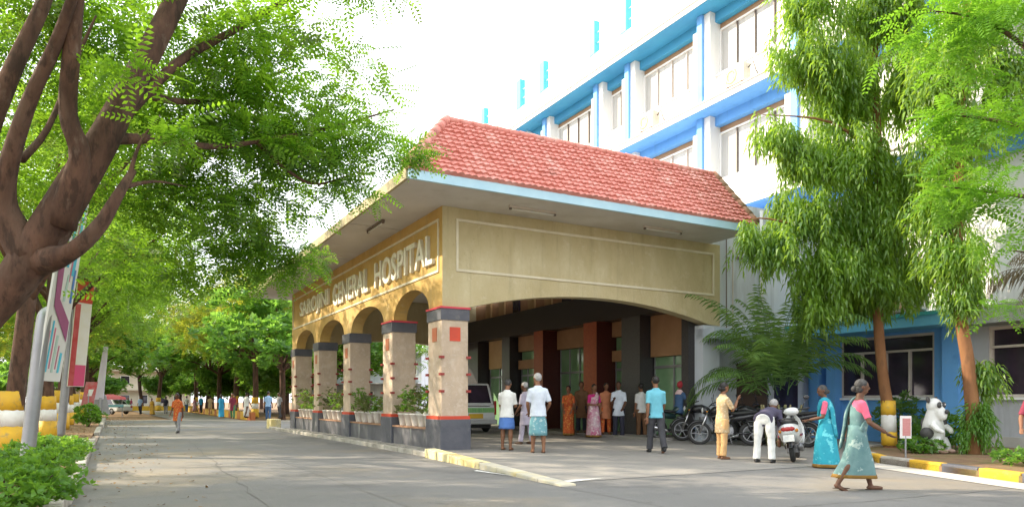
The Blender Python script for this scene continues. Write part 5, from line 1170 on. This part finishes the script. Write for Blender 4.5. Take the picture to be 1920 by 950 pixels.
def motorbike(label, loc, rz, lean=.12, mt=None, group='motorbikes parked beside the porch'):
    mt = mt or P_black
    r = thing('motorbike', label, 'motorbike', loc, rz, group); r.rotation_euler = (0, lean, rz)
    wheel(r, (0, .66, .30), .30, .085, 6); wheel(r, (0, -.60, .30), .30, .10, 6)
    f = MB()
    for q in ([(0, .42, .86), (0, .1, .78), (0, -.35, .62), (0, -.62, .66)], [(0, .42, .80), (0, .25, .4), (0, -.2, .28)], [(.06, -.2, .3), (.06, -.6, .3)], [(-.06, -.2, .3), (-.06, -.6, .3)], [(.1, -.62, .32), (.1, -.48, .66)], [(-.1, -.62, .32), (-.1, -.48, .66)]): f.tube(q, .022, 7)
    f.build('frame', P_black, r, smooth=True)
    e = MB(); e.box(-.13, -.16, .26, .13, .2, .46); e.lathe([(.10, .0), (.11, .03), (.09, .05), (.11, .07), (.09, .09), (.11, .11), (.09, .13), (.11, .15), (.09, .17), (.10, .22)], (0, .1, .44), 12); e.tube([(-.16, -.02, .34), (.16, -.02, .34)], .1, 12)
    e.build('engine', P_alu, r, bevel=.012)
    rg = lambda y, z, w, h: [Vector((w * math.cos(2 * PI * k / 14), y, z + h * math.sin(2 * PI * k / 14))) for k in range(14)]
    MB().loft([rg(.38, .86, .06, .06), rg(.30, .88, .13, .11), rg(.12, .89, .15, .12), rg(-.05, .85, .11, .09), rg(-.14, .80, .06, .05)]).build('fuel_tank', mt, r, smooth=True)
    MB().loft([rg(-.10, .80, .09, .035), rg(-.25, .80, .13, .05), rg(-.55, .83, .13, .05), rg(-.78, .86, .08, .03)]).build('seat', P_seat, r, smooth=True)
    MB().loft([rg(-.1, .66, .12, .08), rg(-.4, .70, .12, .09), rg(-.82, .80, .07, .05)]).build('side_panel', mt, r, smooth=True)
    k = MB()
    for sx in (-1, 1): k.tube([(sx * .075, .66, .30), (sx * .075, .44, .88)], .024, 8)
    k.build('fork', P_chrome, r, smooth=True)
    MB().tube([(-.34, .26, 1.06), (-.2, .36, 1.04), (0, .42, .98), (.2, .36, 1.04), (.34, .26, 1.06)], .014, 7).build('handlebar', P_black, r, smooth=True)
    MB().ell((0, .52, .88), (.095, .085, .10)).build('headlight', P_black, r, smooth=True); MB().ell((0, .57, .88), (.075, .05, .08)).build('headlight_lens', P_lens, r, smooth=True)
    for sx in (-1, 1):
        m_ = MB(); m_.tube([(sx * .26, .3, 1.05), (sx * .32, .33, 1.2)], .007, 5); m_.ell((sx * .34, .33, 1.23), (.06, .012, .04)); m_.build('mirror', P_black, r, smooth=True)
        MB().ell((sx * .14, .48, .84), (.03, .025, .022)).build('indicator', P_amber, r, smooth=True)
    for (cy, a0, a1) in ((.66, .3, 1.9), (-.60, 1.0, 2.9)):
        m_ = MB(); rr = []
        for i in range(11):
            a = a0 + (a1 - a0) * i / 10; q = .335
            rr.append([Vector((x, cy + (q + dz) * math.cos(a), .30 + (q + dz) * math.sin(a))) for x, dz in ((-.07, -.03), (0, .012), (.07, -.03), (.06, -.035), (0, .004), (-.06, -.035))])
        m_.loft(rr).build('mudguard', P_black, r, smooth=True)
    MB().tube([(.13, .2, .42), (.16, .22, .24), (.17, -.1, .22), (.18, -.3, .26), (.19, -.9, .40)], [.022, .022, .03, .05, .045], 9).build('exhaust', P_chrome, r, smooth=True)
    MB().box(-.06, -.93, .72, .06, -.86, .80).build('tail_light', P_red, r, bevel=.01)
    MB().box(-.09, -.925, .52, .09, -.915, .64).build('number_plate', C_white, r)
    MB().tube([(-.12, -.05, .3), (-.28, -.12, .02)], .012, 6).build('side_stand', P_alu, r)
    return r
def fl(u, v):
    return foot(u, v)
motorbike('black motorbike parked behind the person in orange-tan, front wheel towards the porch', fl(1362, 834), 1.35, .1)
motorbike('black motorbike parked between the orange-tan person and the bending person', fl(1408, 830), 1.05, .1)
motorbike('motorbike standing deep beside the side wall behind the bending person', fl(1470, 836), .8, .1)
motorbike('motorbike farthest back against the palm clump', fl(1440, 827), 1.2, .1)
motorbike('motorbike between the rider and the person in orange-tan', fl(1325, 826), 1.5, .1)
motorbike('dark motorbike with its rider in front of the glass front', fl(1268, 824), -1.25, .05, mat('bike_paint_green', (.02, .05, .05), None, 1, .3, coat=.4))
motorbike('motorbike half hidden behind the legs of the cyan shirt', fl(1222, 816), -1.5, .1)
person('person with red headwear and denim blue clothes sitting on a motorbike', fl(1272, 824), math.degrees(-1.25), 1.66, [('shirt', C_bluej, 'long'), ('trousers', C_bluej), ('shoes', M_shoe), ('scarf', cloth('pale_scarf', (.7, .5, .5))), ('helmet', cloth('red_cap', (.35, .03, .04)))], ('short', H_blk), 1,
       dict(sit=.84, lf=1.15, lk=1.25, rf=1.15, rk=1.25, stance=.3, ls=(.75, .2, .3, .0), rs=(.75, .2, .3, .0), bend=.1), .012)

def scooter(label, loc, rz, lean):
    r = thing('scooter', label, 'scooter', loc, rz); r.rotation_euler = (0, lean, rz)
    wheel(r, (0, .62, .21), .21, .09, 5); wheel(r, (0, -.52, .21), .21, .10, 5)
    rg = lambda y, z, w, h, n=18, e=.75: [Vector((w * math.copysign(abs(math.cos(2 * PI * k / n)) ** e, math.cos(2 * PI * k / n)), y, z + h * math.copysign(abs(math.sin(2 * PI * k / n)) ** e, math.sin(2 * PI * k / n)))) for k in range(n)]
    MB().loft([rg(-.04, .50, .10, .16), rg(-.15, .53, .17, .19), rg(-.40, .55, .21, .20), rg(-.65, .60, .20, .165), rg(-.82, .64, .14, .12), rg(-.90, .66, .06, .06)]).build('body', P_white, r, smooth=True)
    MB().loft([rg(.0, .72, .08, .04), rg(-.15, .74, .15, .06), rg(-.5, .77, .16, .06), rg(-.78, .80, .10, .04)]).build('seat', P_seat, r, smooth=True)
    ap = []
    for z, y, w in ((.30, .34, .17), (.45, .42, .20), (.65, .44, .20), (.82, .42, .14), (.92, .40, .07)):
        ap.append([Vector((x, y + dy + .06 * (1 - (x / max(w, .01)) ** 2), z)) for x, dy in [(w * k / 4, 0) for k in range(-4, 5)] + [(w * k / 4, -.035) for k in range(4, -5, -1)]])
    MB().loft(ap).build('front_apron', P_white, r, smooth=True)
    MB().box(-.17, -.10, .25, .17, .40, .32).build('floorboard', P_seat, r, bevel=.02)
    MB().ell((0, .62, .40), (.10, .26, .075)).build('front_fender', P_white, r, smooth=True)
    MB().tube([(0, .60, .22), (0, .44, .80), (0, .40, .95)], .03, 8).build('fork', P_black, r, smooth=True)
    MB().ell((0, .40, .98), (.16, .10, .085)).build('handlebar_cowl', P_white, r, smooth=True); MB().ell((0, .48, .98), (.08, .04, .06)).build('headlight', P_lens, r, smooth=True)
    for sx in (-1, 1):
        MB().tube([(sx * .12, .38, 1.0), (sx * .36, .30, 1.02)], .017, 7).build('handlebar', P_seat, r, smooth=True)
        m_ = MB(); m_.tube([(sx * .22, .36, 1.02), (sx * .3, .38, 1.2)], .007, 5); m_.ell((sx * .32, .38, 1.24), (.06, .012, .045)); m_.build('mirror', P_black, r, smooth=True)
        MB().ell((sx * .15, -.80, .62), (.035, .06, .035)).build('indicator', P_amber, r, smooth=True)
        MB().box(sx * .205 - .006, -.66, .50, sx * .205 + .006, -.2, .54).build('side_trim', P_red, r)
    MB().ell((0, -.875, .66), (.13, .04, .055)).build('tail_light', P_red, r, smooth=True)
    MB().tube([(-.13, -.55, .78), (-.14, -.86, .84), (0, -.93, .86), (.14, -.86, .84), (.13, -.55, .78)], .016, 7).build('grab_rail', P_black, r, smooth=True)
    MB().box(-.10, -.90, .42, .10, -.885, .55).build('number_plate', C_white, r)
    m_ = MB(); rr = []
    for i in range(9):
        a = .5 + 2.3 * i / 8; rr.append([Vector((x, -.52 + .25 * math.cos(a), .21 + (.25 + dz) * math.sin(a))) for x, dz in ((-.07, 0), (0, .02), (.07, 0), (.06, -.01), (0, .01), (-.06, -.01))])
    m_.loft(rr).build('rear_mudguard', P_black, r, smooth=True)
    MB().tube([(.15, -.1, .22), (.17, -.4, .24), (.18, -.78, .32)], [.03, .05, .05], 9).build('exhaust', P_alu, r, smooth=True)
    e = MB(); e.box(-.1, -.55, .18, .12, -.1, .36); e.build('engine', P_alu, r, bevel=.02)
    return r
scooter('white scooter with red tail light seen from behind beside the aqua saree', fl(1492, 862), -.45, -.12)

# ------------------------------------------------------------------ cow-shaped litter bin
cp = foot(1750, 857); cp.z = .105
cow = thing('litter_bin', 'white animal-shaped litter bin with black ears and patches sitting in the kerbed bed', 'litter bin', cp, .55)
M_cow = mat('cow_white', (.74, .74, .72), (.64, .64, .62), 2, .45, .1, 14)
k = MB()
rr = lambda z, cx, cy, rx, ry, n=18: [Vector((cx + rx * math.cos(2 * PI * i / n), cy + ry * math.sin(2 * PI * i / n), z)) for i in range(n)]
k.loft([rr(.16, .05, .02, .12, .12), rr(.24, .05, .02, .18, .20), rr(.42, .03, .02, .21, .23), rr(.62, -.01, 0, .20, .20), rr(.78, -.04, -.02, .16, .16), rr(.90, -.06, -.04, .13, .13)])
k.ell((-.06, -.05, 1.0), (.15, .16, .17)); k.ell((-.08, -.19, .86), (.10, .12, .18), Matrix.Rotation(-.55, 3, 'X'))
for sx in (-1, 1):
    k.tube([(.03 + sx * .13, -.12, .30), (.03 + sx * .15, -.2, .16), (.03 + sx * .15, -.22, .02)], [.085, .07, .065], 10)
    k.tube([(sx * .2, -.08, .62), (sx * .24, -.22, .5), (sx * .15, -.3, .44)], [.07, .06, .045], 10)
o = k.build('body', M_cow, cow); r_ = o.modifiers.new('merge', 'REMESH'); r_.mode = 'VOXEL'; r_.voxel_size = .016; r_.use_smooth_shade = True; s_ = o.modifiers.new('soften', 'SMOOTH'); s_.iterations = 5
for sx in (-1, 1):
    MB().ell((-.06 + sx * .15, .0, 1.13), (.06, .035, .075), Matrix.Rotation(sx * .5, 3, 'Y')).build('ear', M_blk, cow, smooth=True)
    MB().ell((-.065 + sx * .085, -.205, 1.02), (.06, .04, .065)).build('eye_patch', M_blk, cow, smooth=True)
    MB().ell((-.065 + sx * .07, -.243, 1.03), (.017, .012, .017)).build('eye', M_cow, cow, smooth=True)
    MB().ell((.03 + sx * .15, -.26, .05), (.075, .11, .05)).build('foot', mat('cow_pink', (.55, .36, .30), None, 1, .5), cow, smooth=True)
MB().ell((.20, -.02, .60), (.08, .16, .2), Matrix.Rotation(.2, 3, 'X')).build('patch', M_blk, cow, smooth=True)
MB().ell((-.18, .04, .42), (.1, .14, .13)).build('patch', M_blk, cow, smooth=True); MB().ell((.02, .19, .62), (.14, .06, .14)).build('patch', M_blk, cow, smooth=True)
MB().ell((-.10, -.33, .88), (.07, .03, .05)).build('mouth_opening', M_blk, cow, smooth=True)

# ------------------------------------------------------------------ signs and banners
sp_ = foot(1698, 867); sp_.z = .1
sg = thing('bed_sign', 'small pale red board on a thin post beside the animal-shaped bin', 'sign', sp_, -.35)
MB().tube([(0, 0, -.05), (0, 0, .45)], .016, 8).build('post', M_metal, sg)
b_ = MB().box(-.10, -.012, .38, .10, .012, .82).build('board', mat('board_white', (.72, .70, .70), None, 1, .5), sg)
MB().box(-.055, -.016, .43, .085, -.013, .77).build('printed_panel', mat('faded_red_print', (.55, .26, .25), (.50, .2, .2), 20, .6, stretch=(1, 1, 4)), b_)

W_ = (.74, .74, .72)
p1 = at(45, 908, CAMH * F / (908 - HZ)); pt = at(82, 606, p1.y); ln = pt - p1
pole = thing('banner_stand', 'grey round-topped pole with a tall printed banner in cyan, white and pink', 'banner', (p1.x, p1.y, .08))
d = Vector((.37 * B.x + .93 * A.x, .37 * B.y + .93 * A.y, 0)).normalized()
lean = Vector((ln.x / ln.z, 0, 1))
m_ = MB(); P_, R_ = smooth_pts([(0, 0, -.1), lean * 1.2, lean * 2.2, lean * 2.38 + d * .05, lean * 2.46 + d * .2], [.095, .095, .095, .09, .07], 5); m_.tube(P_, R_, 14)
m_.build('pole', M_metal, pole, smooth=True)
l2 = Vector((.165, 0, 1.0)); o2 = Vector((-.01, -.12, 0)) + d * .05
def board(o0, z0, z1, w, nm, mt, par, off=0.0, th=.03):
    n_ = d.cross(Vector((0, 0, 1))).normalized()
    mb = MB(); a_ = [o0 + l2 * z0 + n_ * off, o0 + l2 * z0 + d * w + n_ * off, o0 + l2 * z1 + d * w + n_ * off, o0 + l2 * z1 + n_ * off]
    mb.loft([[p - n_ * th / 2 for p in a_], [p + n_ * th / 2 for p in a_]]); return mb.build(nm, mt, par)
b0 = board(o2, 1.42, 4.55, .66, 'banner_panel', mat('banner_white', W_, (.68, .69, .68), 2, .5), pole)
n_ = d.cross(Vector((0, 0, 1))).normalized(); sg_ = 1 if n_.dot(-p1) > 0 else -1
SC = {'c': mat('print_cyan', (.06, .46, .66), (.12, .55, .7), 2, .5), 'b': mat('print_blue', (.08, .22, .55), None, 2, .5), 'p': mat('print_pink', (.62, .16, .28), (.55, .22, .3), 2, .5), 'g': mat('print_grey_green', (.45, .60, .55), None, 2, .5)}
for (x0, x1, z0, z1, k_, sk) in ((.30, .36, 3.1, 4.45, 'c', .10), (.42, .45, 2.9, 4.4, 'p', .10), (.47, .55, 3.0, 4.5, 'c', .06), (.20, .23, 3.4, 4.4, 'b', .12), (.10, .125, 3.5, 4.45, 'p', .1), (.54, .60, 2.6, 3.1, 'b', .0),
    (.08, .12, 1.55, 2.15, 'p', .02), (.16, .20, 1.55, 2.3, 'c', .02), (.24, .27, 1.6, 2.2, 'p', .02), (.32, .38, 1.55, 2.1, 'g', .02), (.42, .45, 1.6, 1.95, 'p', .02), (.5, .56, 1.55, 1.85, 'c', .02), (.34, .40, 2.6, 3.0, 'g', .04)):
    q_ = [o2 + n_ * (sg_ * .017) + d * x + l2 * z for x, z in ((x0, z0), (x1, z0), (x1 + sk, z1), (x0 + sk, z1))]
    MB().loft([q_, [p + n_ * (sg_ * .004) for p in q_]]).build('printed_stripe', SC[k_], b0)
mb = MB(); q = [(.05, 2.9), (.14, 2.9), (.75, 2.05), (.75, 2.35), (.3, 3.3), (.22, 3.6)]
o3 = o2 + n_ * sg_ * .022
mb.loft([[o3 + d * .05 + l2 * 3.3, o3 + d * .22 + l2 * 3.3, o3 + d * .25 + l2 * 2.62, o3 + d * .62 + l2 * 2.32, o3 + d * .62 + l2 * 2.02, o3 + d * .12 + l2 * 2.5], [x + n_ * sg_ * .003 for x in (o3 + d * .05 + l2 * 3.3, o3 + d * .22 + l2 * 3.3, o3 + d * .25 + l2 * 2.62, o3 + d * .62 + l2 * 2.32, o3 + d * .62 + l2 * 2.02, o3 + d * .12 + l2 * 2.5)]])
mb.build('printed_ribbon', mat('ribbon_plum', (.34, .10, .22), None, 1, .5), b0)
# second banner
p1b = at(113, 822, CAMH * F / (822 - HZ)); pole2 = thing('banner_stand', 'thin grey pole with a narrow red-topped white and pink banner behind the first banner', 'banner', (p1b.x, p1b.y, .08))
P_, R_ = smooth_pts([(0, 0, -.1), (.14, 0, 1.4), (.26, 0, 2.9), (.34, 0, 4.9)], [.12, .12, .11, .08], 5); MB().tube(P_, R_, 12).build('pole', M_metal, pole2, smooth=True)
l2 = Vector((.10, 0, 1.0)); o2 = Vector((.12, -.1, 0))
d = Vector((.7 * B.x + .7 * A.x, .7 * B.y + .7 * A.y, 0)).normalized(); n_ = d.cross(Vector((0, 0, 1))).normalized(); sg_ = 1 if n_.dot(-p1b) > 0 else -1
b0 = board(o2, 1.6, 5.0, .62, 'banner_panel', mat('banner_cream', (.70, .68, .58), W_, 2, .5), pole2, 0, .04)
board(o2 + d * .0, 4.3, 5.02, .62, 'red_heading', M_red, b0, sg_ * .025, .004)
board(o2 + d * .0, 1.62, 4.25, .20, 'red_edge', mat('banner_red', (.45, .05, .05), (.55, .12, .12), 3, .5), b0, sg_ * .025, .004)
board(o2 + d * .2, 1.62, 2.3, .40, 'pink_foot', mat('banner_pink', (.70, .08, .22), (.6, .1, .2), 3, .5), b0, sg_ * .025, .004)
# slim white sign and small red board farther on
q = at(186, 790, 38); sl_ = thing('slim_sign', 'slim white upright sign post far along the left verge', 'sign', (q.x, q.y, 0), .4)
MB().tube([(0, 0, -.05), (.06, 0, 1.4)], .07, 10).build('post', M_metal, sl_); MB().prism([(-.22, 1.3), (.2, 1.3), (.42, 4.1), (.2, 4.1)], lambda x, z: Vector((x, -.03, z)), lambda x, z: Vector((x, .03, z))).build('panel', mat('sign_lilac', (.66, .64, .72), (.55, .5, .62), 1.2, .5, stretch=(1, 1, .5)), sl_, bevel=.01)
MB().prism([(-.5, .5), (.5, .5), (.32, 1.5), (.1, 1.7), (-.2, 1.5)], lambda x, z: Vector((x, .05, z)), lambda x, z: Vector((x, .12, z))).build('base_panel', M_metal, sl_, bevel=.01)
q = at(164, 800, 33); rb = thing('notice_board', 'small tilted red notice board on a post behind the painted trunks', 'sign', (q.x, q.y, 0), .4)
MB().tube([(0, 0, -.05), (.05, 0, 1.6)], .04, 8).build('post', M_metal, rb); b_ = MB().prism([(-.28, .9), (.22, .9), (.42, 2.1), (-.05, 2.1)], lambda x, z: Vector((x, -.03, z)), lambda x, z: Vector((x, .01, z))).build('board', mat('board_red', (.50, .07, .07), (.45, .2, .2), 4, .5), rb, bevel=.01)
MB().prism([(.0, 1.45), (.16, 1.45), (.26, 1.75), (.06, 1.75)], lambda x, z: Vector((x, -.036, z)), lambda x, z: Vector((x, -.031, z))).build('white_panel', M_wpaint, b_)

# ------------------------------------------------------------------ things at the far end of the avenue
q = foot(207, 781); ks = thing('vendor_cart', 'small vendor cart with a pinkish red top on the left of the far road', 'cart', q, .5)
MB().box(-.9, -.5, .75, .9, .5, .95).build('counter', mat('cart_teal', (.12, .32, .36), (.2, .4, .42), 3, .6), ks, bevel=.02)
for sx in (-.8, .8):
    for sy in (-.42, .42): MB().tube([(sx, sy, 0), (sx, sy, 1.5)], .03, 6).build('leg', M_metal, ks)
MB().loft([[Vector((x * 1.1, y * .7, 1.35)) for x, y in ((-1, -1), (1, -1), (1, 1), (-1, 1))], [Vector((x * 1.0, y * .6, 1.55)) for x, y in ((-1, -1), (1, -1), (1, 1), (-1, 1))], [Vector((x * .2, y * .1, 1.75)) for x, y in ((-1, -1), (1, -1), (1, 1), (-1, 1))]]).build('awning', mat('awning_red', (.62, .12, .14), (.55, .16, .18), 3, .7), ks)
def car(label, loc, rz, mt):
    r = thing('parked_car', label, 'car', loc, rz, 'cars parked at the far crossing')
    MB().prism([(-2.0, .35), (-2.05, .75), (-1.7, .92), (1.1, .90), (1.9, .78), (2.0, .4), (1.8, .28), (-1.8, .28)], lambda y, z: Vector((-.82, y, z)), lambda y, z: Vector((.82, y, z))).build('body', mt, r, bevel=.06)
    a_ = [(-.76, -1.6, .9), (.76, -1.6, .9), (.76, .95, .9), (-.76, .95, .9)]; b_ = [(-.6, -1.0, 1.42), (.6, -1.0, 1.42), (.6, .3, 1.42), (-.6, .3, 1.42)]
    MB().loft([[Vector(p) for p in a_], [Vector(p) for p in b_]]).build('cabin', mt, r, bevel=.06)
    for i, j, nm in ((0, 1, 'rear_window'), (1, 2, 'side_window'), (2, 3, 'windscreen'), (3, 0, 'side_window')): pane(a_[i], a_[j], b_[j], b_[i], inset=.14).build(nm, M_dglass, r)
    for sx in (-1, 1):
        for y in (-1.25, 1.25): wheel(r, (sx * .74, y, .31), .31, .19)
        MB().box(sx * .62 - .14, 1.90, .6, sx * .62 + .14, 2.0, .74).build('headlight', P_lens, r, bevel=.02); MB().box(sx * .66 - .1, -2.06, .62, sx * .66 + .1, -1.98, .78).build('tail_lamp', P_red, r, bevel=.02)
car('white car parked across the far left crossing beyond the slim sign', foot(205, 776), 1.2, P_white)
car('silver car parked behind the walkers at the far left', (*W(62, -12).xy, 0), 1.5, mat('car_paint_silver', (.45, .46, .48), None, 1, .3, metal=.4, coat=.4))
# low yellow wall lining the far avenue
lw = thing('low_wall', 'low yellow and red painted wall along the right of the far avenue', 'wall', W(34.5, 1.55, 0), ROT)
y = 0.0; i = 0
yb, rbk = MB(), MB()
while y < 44:
    (yb if i % 3 else rbk).box(-.15, y, -.05, .15, y + 1.45, .50); y += 1.5; i += 1
yb.build('yellow_block', M_yel, lw, bevel=.02); rbk.build('red_block', mat('brick_red_paint', (.42, .10, .05), (.5, .22, .06), 2, .7), lw, bevel=.02)
lw2 = thing('low_wall', 'low yellow wall across the far end of the avenue behind the crowd', 'wall', W(92, -9, 0), ROT)
MB().box(-6, -.15, -.05, 12, .15, .6).build('yellow_block', M_yel, lw2, bevel=.02)
yk = thing('yellow_marker_block', 'small yellow kerb block at the far corner of the arcade', 'kerb block', W(18.5, -.15, 0), ROT)
MB().box(-.22, -.5, -.03, .22, .5, .42).build('block', M_yel2, yk, bevel=.03)
# pale houses behind the trees
def house(label, loc, rz, w, dpt, h, mt, fl_=2):
    r = thing('house', label, 'house', loc, rz, 'pale houses far behind the trees')
    MB().box(-w / 2, 0, -.1, w / 2, dpt, h).build('wall', mt, r); MB().box(-w / 2 - .3, -.4, h, w / 2 + .3, dpt + .3, h + .25).build('roof', mt, r)
    for f_ in range(fl_):
        for k in range(int(w / 2.6)):
            x = -w / 2 + 1.2 + k * 2.6; z = .9 + f_ * 3.1
            w_ = MB().box(x - .08, -.05, z - .08, x + 1.28, .02, z + 1.38).build('window', M_white, r); MB().box(x, -.058, z, x + 1.2, -.052, z + 1.3).build('pane', M_dglass, w_)
        MB().box(-w / 2 - .1, -.9, 3.0 + f_ * 3.1, w / 2 + .1, -.002, 3.14 + f_ * 3.1).build('ledge', mt, r)
house('pale house behind the trees near the far arcade end', (*W(60, 16).xy, 0), ROT + PI * .5 * 0 - .9, 16, 8, 6.4, M_shade_white)
house('cream house behind the far end of the avenue', (*W(118, -6).xy, 0), ROT, 22, 8, 6.4, mat('house_cream', (.62, .56, .46), (.56, .5, .4), .6, .8))
house('pale house behind the trees far to the left', (*W(60, -36).xy, 0), ROT + .9, 16, 8, 6.4, M_white)
# ------------------------------------------------------------------ light, sky, camera
SUN_EL, SUN_AZ = 30.0, -82.0      # elevation; compass angle from straight ahead, negative = left
el, az = math.radians(SUN_EL), math.radians(SUN_AZ)
d = Vector((math.cos(el) * math.sin(az), math.cos(el) * math.cos(az), math.sin(el)))
sl = bpy.data.lights.new('sun', 'SUN'); sl.energy = 4.0; sl.angle = math.radians(.6); sl.color = (1.0, .86, .66)
so = bpy.data.objects.new('sun', sl); COL.objects.link(so); so.rotation_euler = (-d).to_track_quat('-Z', 'Y').to_euler()
w = bpy.data.worlds.new('World'); sc.world = w; w.use_nodes = True
N = w.node_tree.nodes; L = w.node_tree.links; bg = N['Background']
sky = N.new('ShaderNodeTexSky'); sky.sky_type = 'NISHITA'; sky.sun_disc = False; sky.sun_elevation = el; sky.sun_rotation = az % (2 * PI)
sky.dust_density = 3.0; sky.air_density = 1.0; sky.ozone_density = 1.0
tc = N.new('ShaderNodeTexCoord'); n = N.new('ShaderNodeTexNoise'); n.inputs['Scale'].default_value = 1.6; n.inputs['Detail'].default_value = 5
L.new(tc.outputs['Generated'], n.inputs['Vector'])
r = N.new('ShaderNodeMapRange'); r.inputs['From Min'].default_value = .3; r.inputs['From Max'].default_value = .7; r.inputs['To Min'].default_value = .62; r.inputs['To Max'].default_value = .95
L.new(n.outputs['Fac'], r.inputs['Value'])
mx = N.new('ShaderNodeMix'); mx.data_type = 'RGBA'; mx.inputs['B'].default_value = (9.6, 9.8, 10.2, 1)
L.new(sky.outputs['Color'], mx.inputs['A']); L.new(r.outputs['Result'], mx.inputs['Factor']); L.new(mx.outputs['Result'], bg.inputs['Color'])
bg.inputs['Strength'].default_value = .15
cd = bpy.data.cameras.new('camera'); cam = bpy.data.objects.new('camera', cd); COL.objects.link(cam)
cam.location = (0, 0, CAMH); cam.rotation_euler = (PI / 2, 0, 0)
cd.sensor_width = 36; cd.lens = F / 1920 * 36; cd.shift_y = (HZ - 475) / 1920; cd.clip_start = .1; cd.clip_end = 2500
sc.camera = cam
vs = sc.view_settings; vs.view_transform = 'Standard'; vs.look = 'None'; vs.gamma = 1; vs.use_curve_mapping = False; vs.exposure = 1.1
sc.cycles.max_bounces = 8; sc.cycles.diffuse_bounces = 4; sc.cycles.transmission_bounces = 4; sc.cycles.use_denoising = True
sc.cycles.sample_clamp_indirect = 8
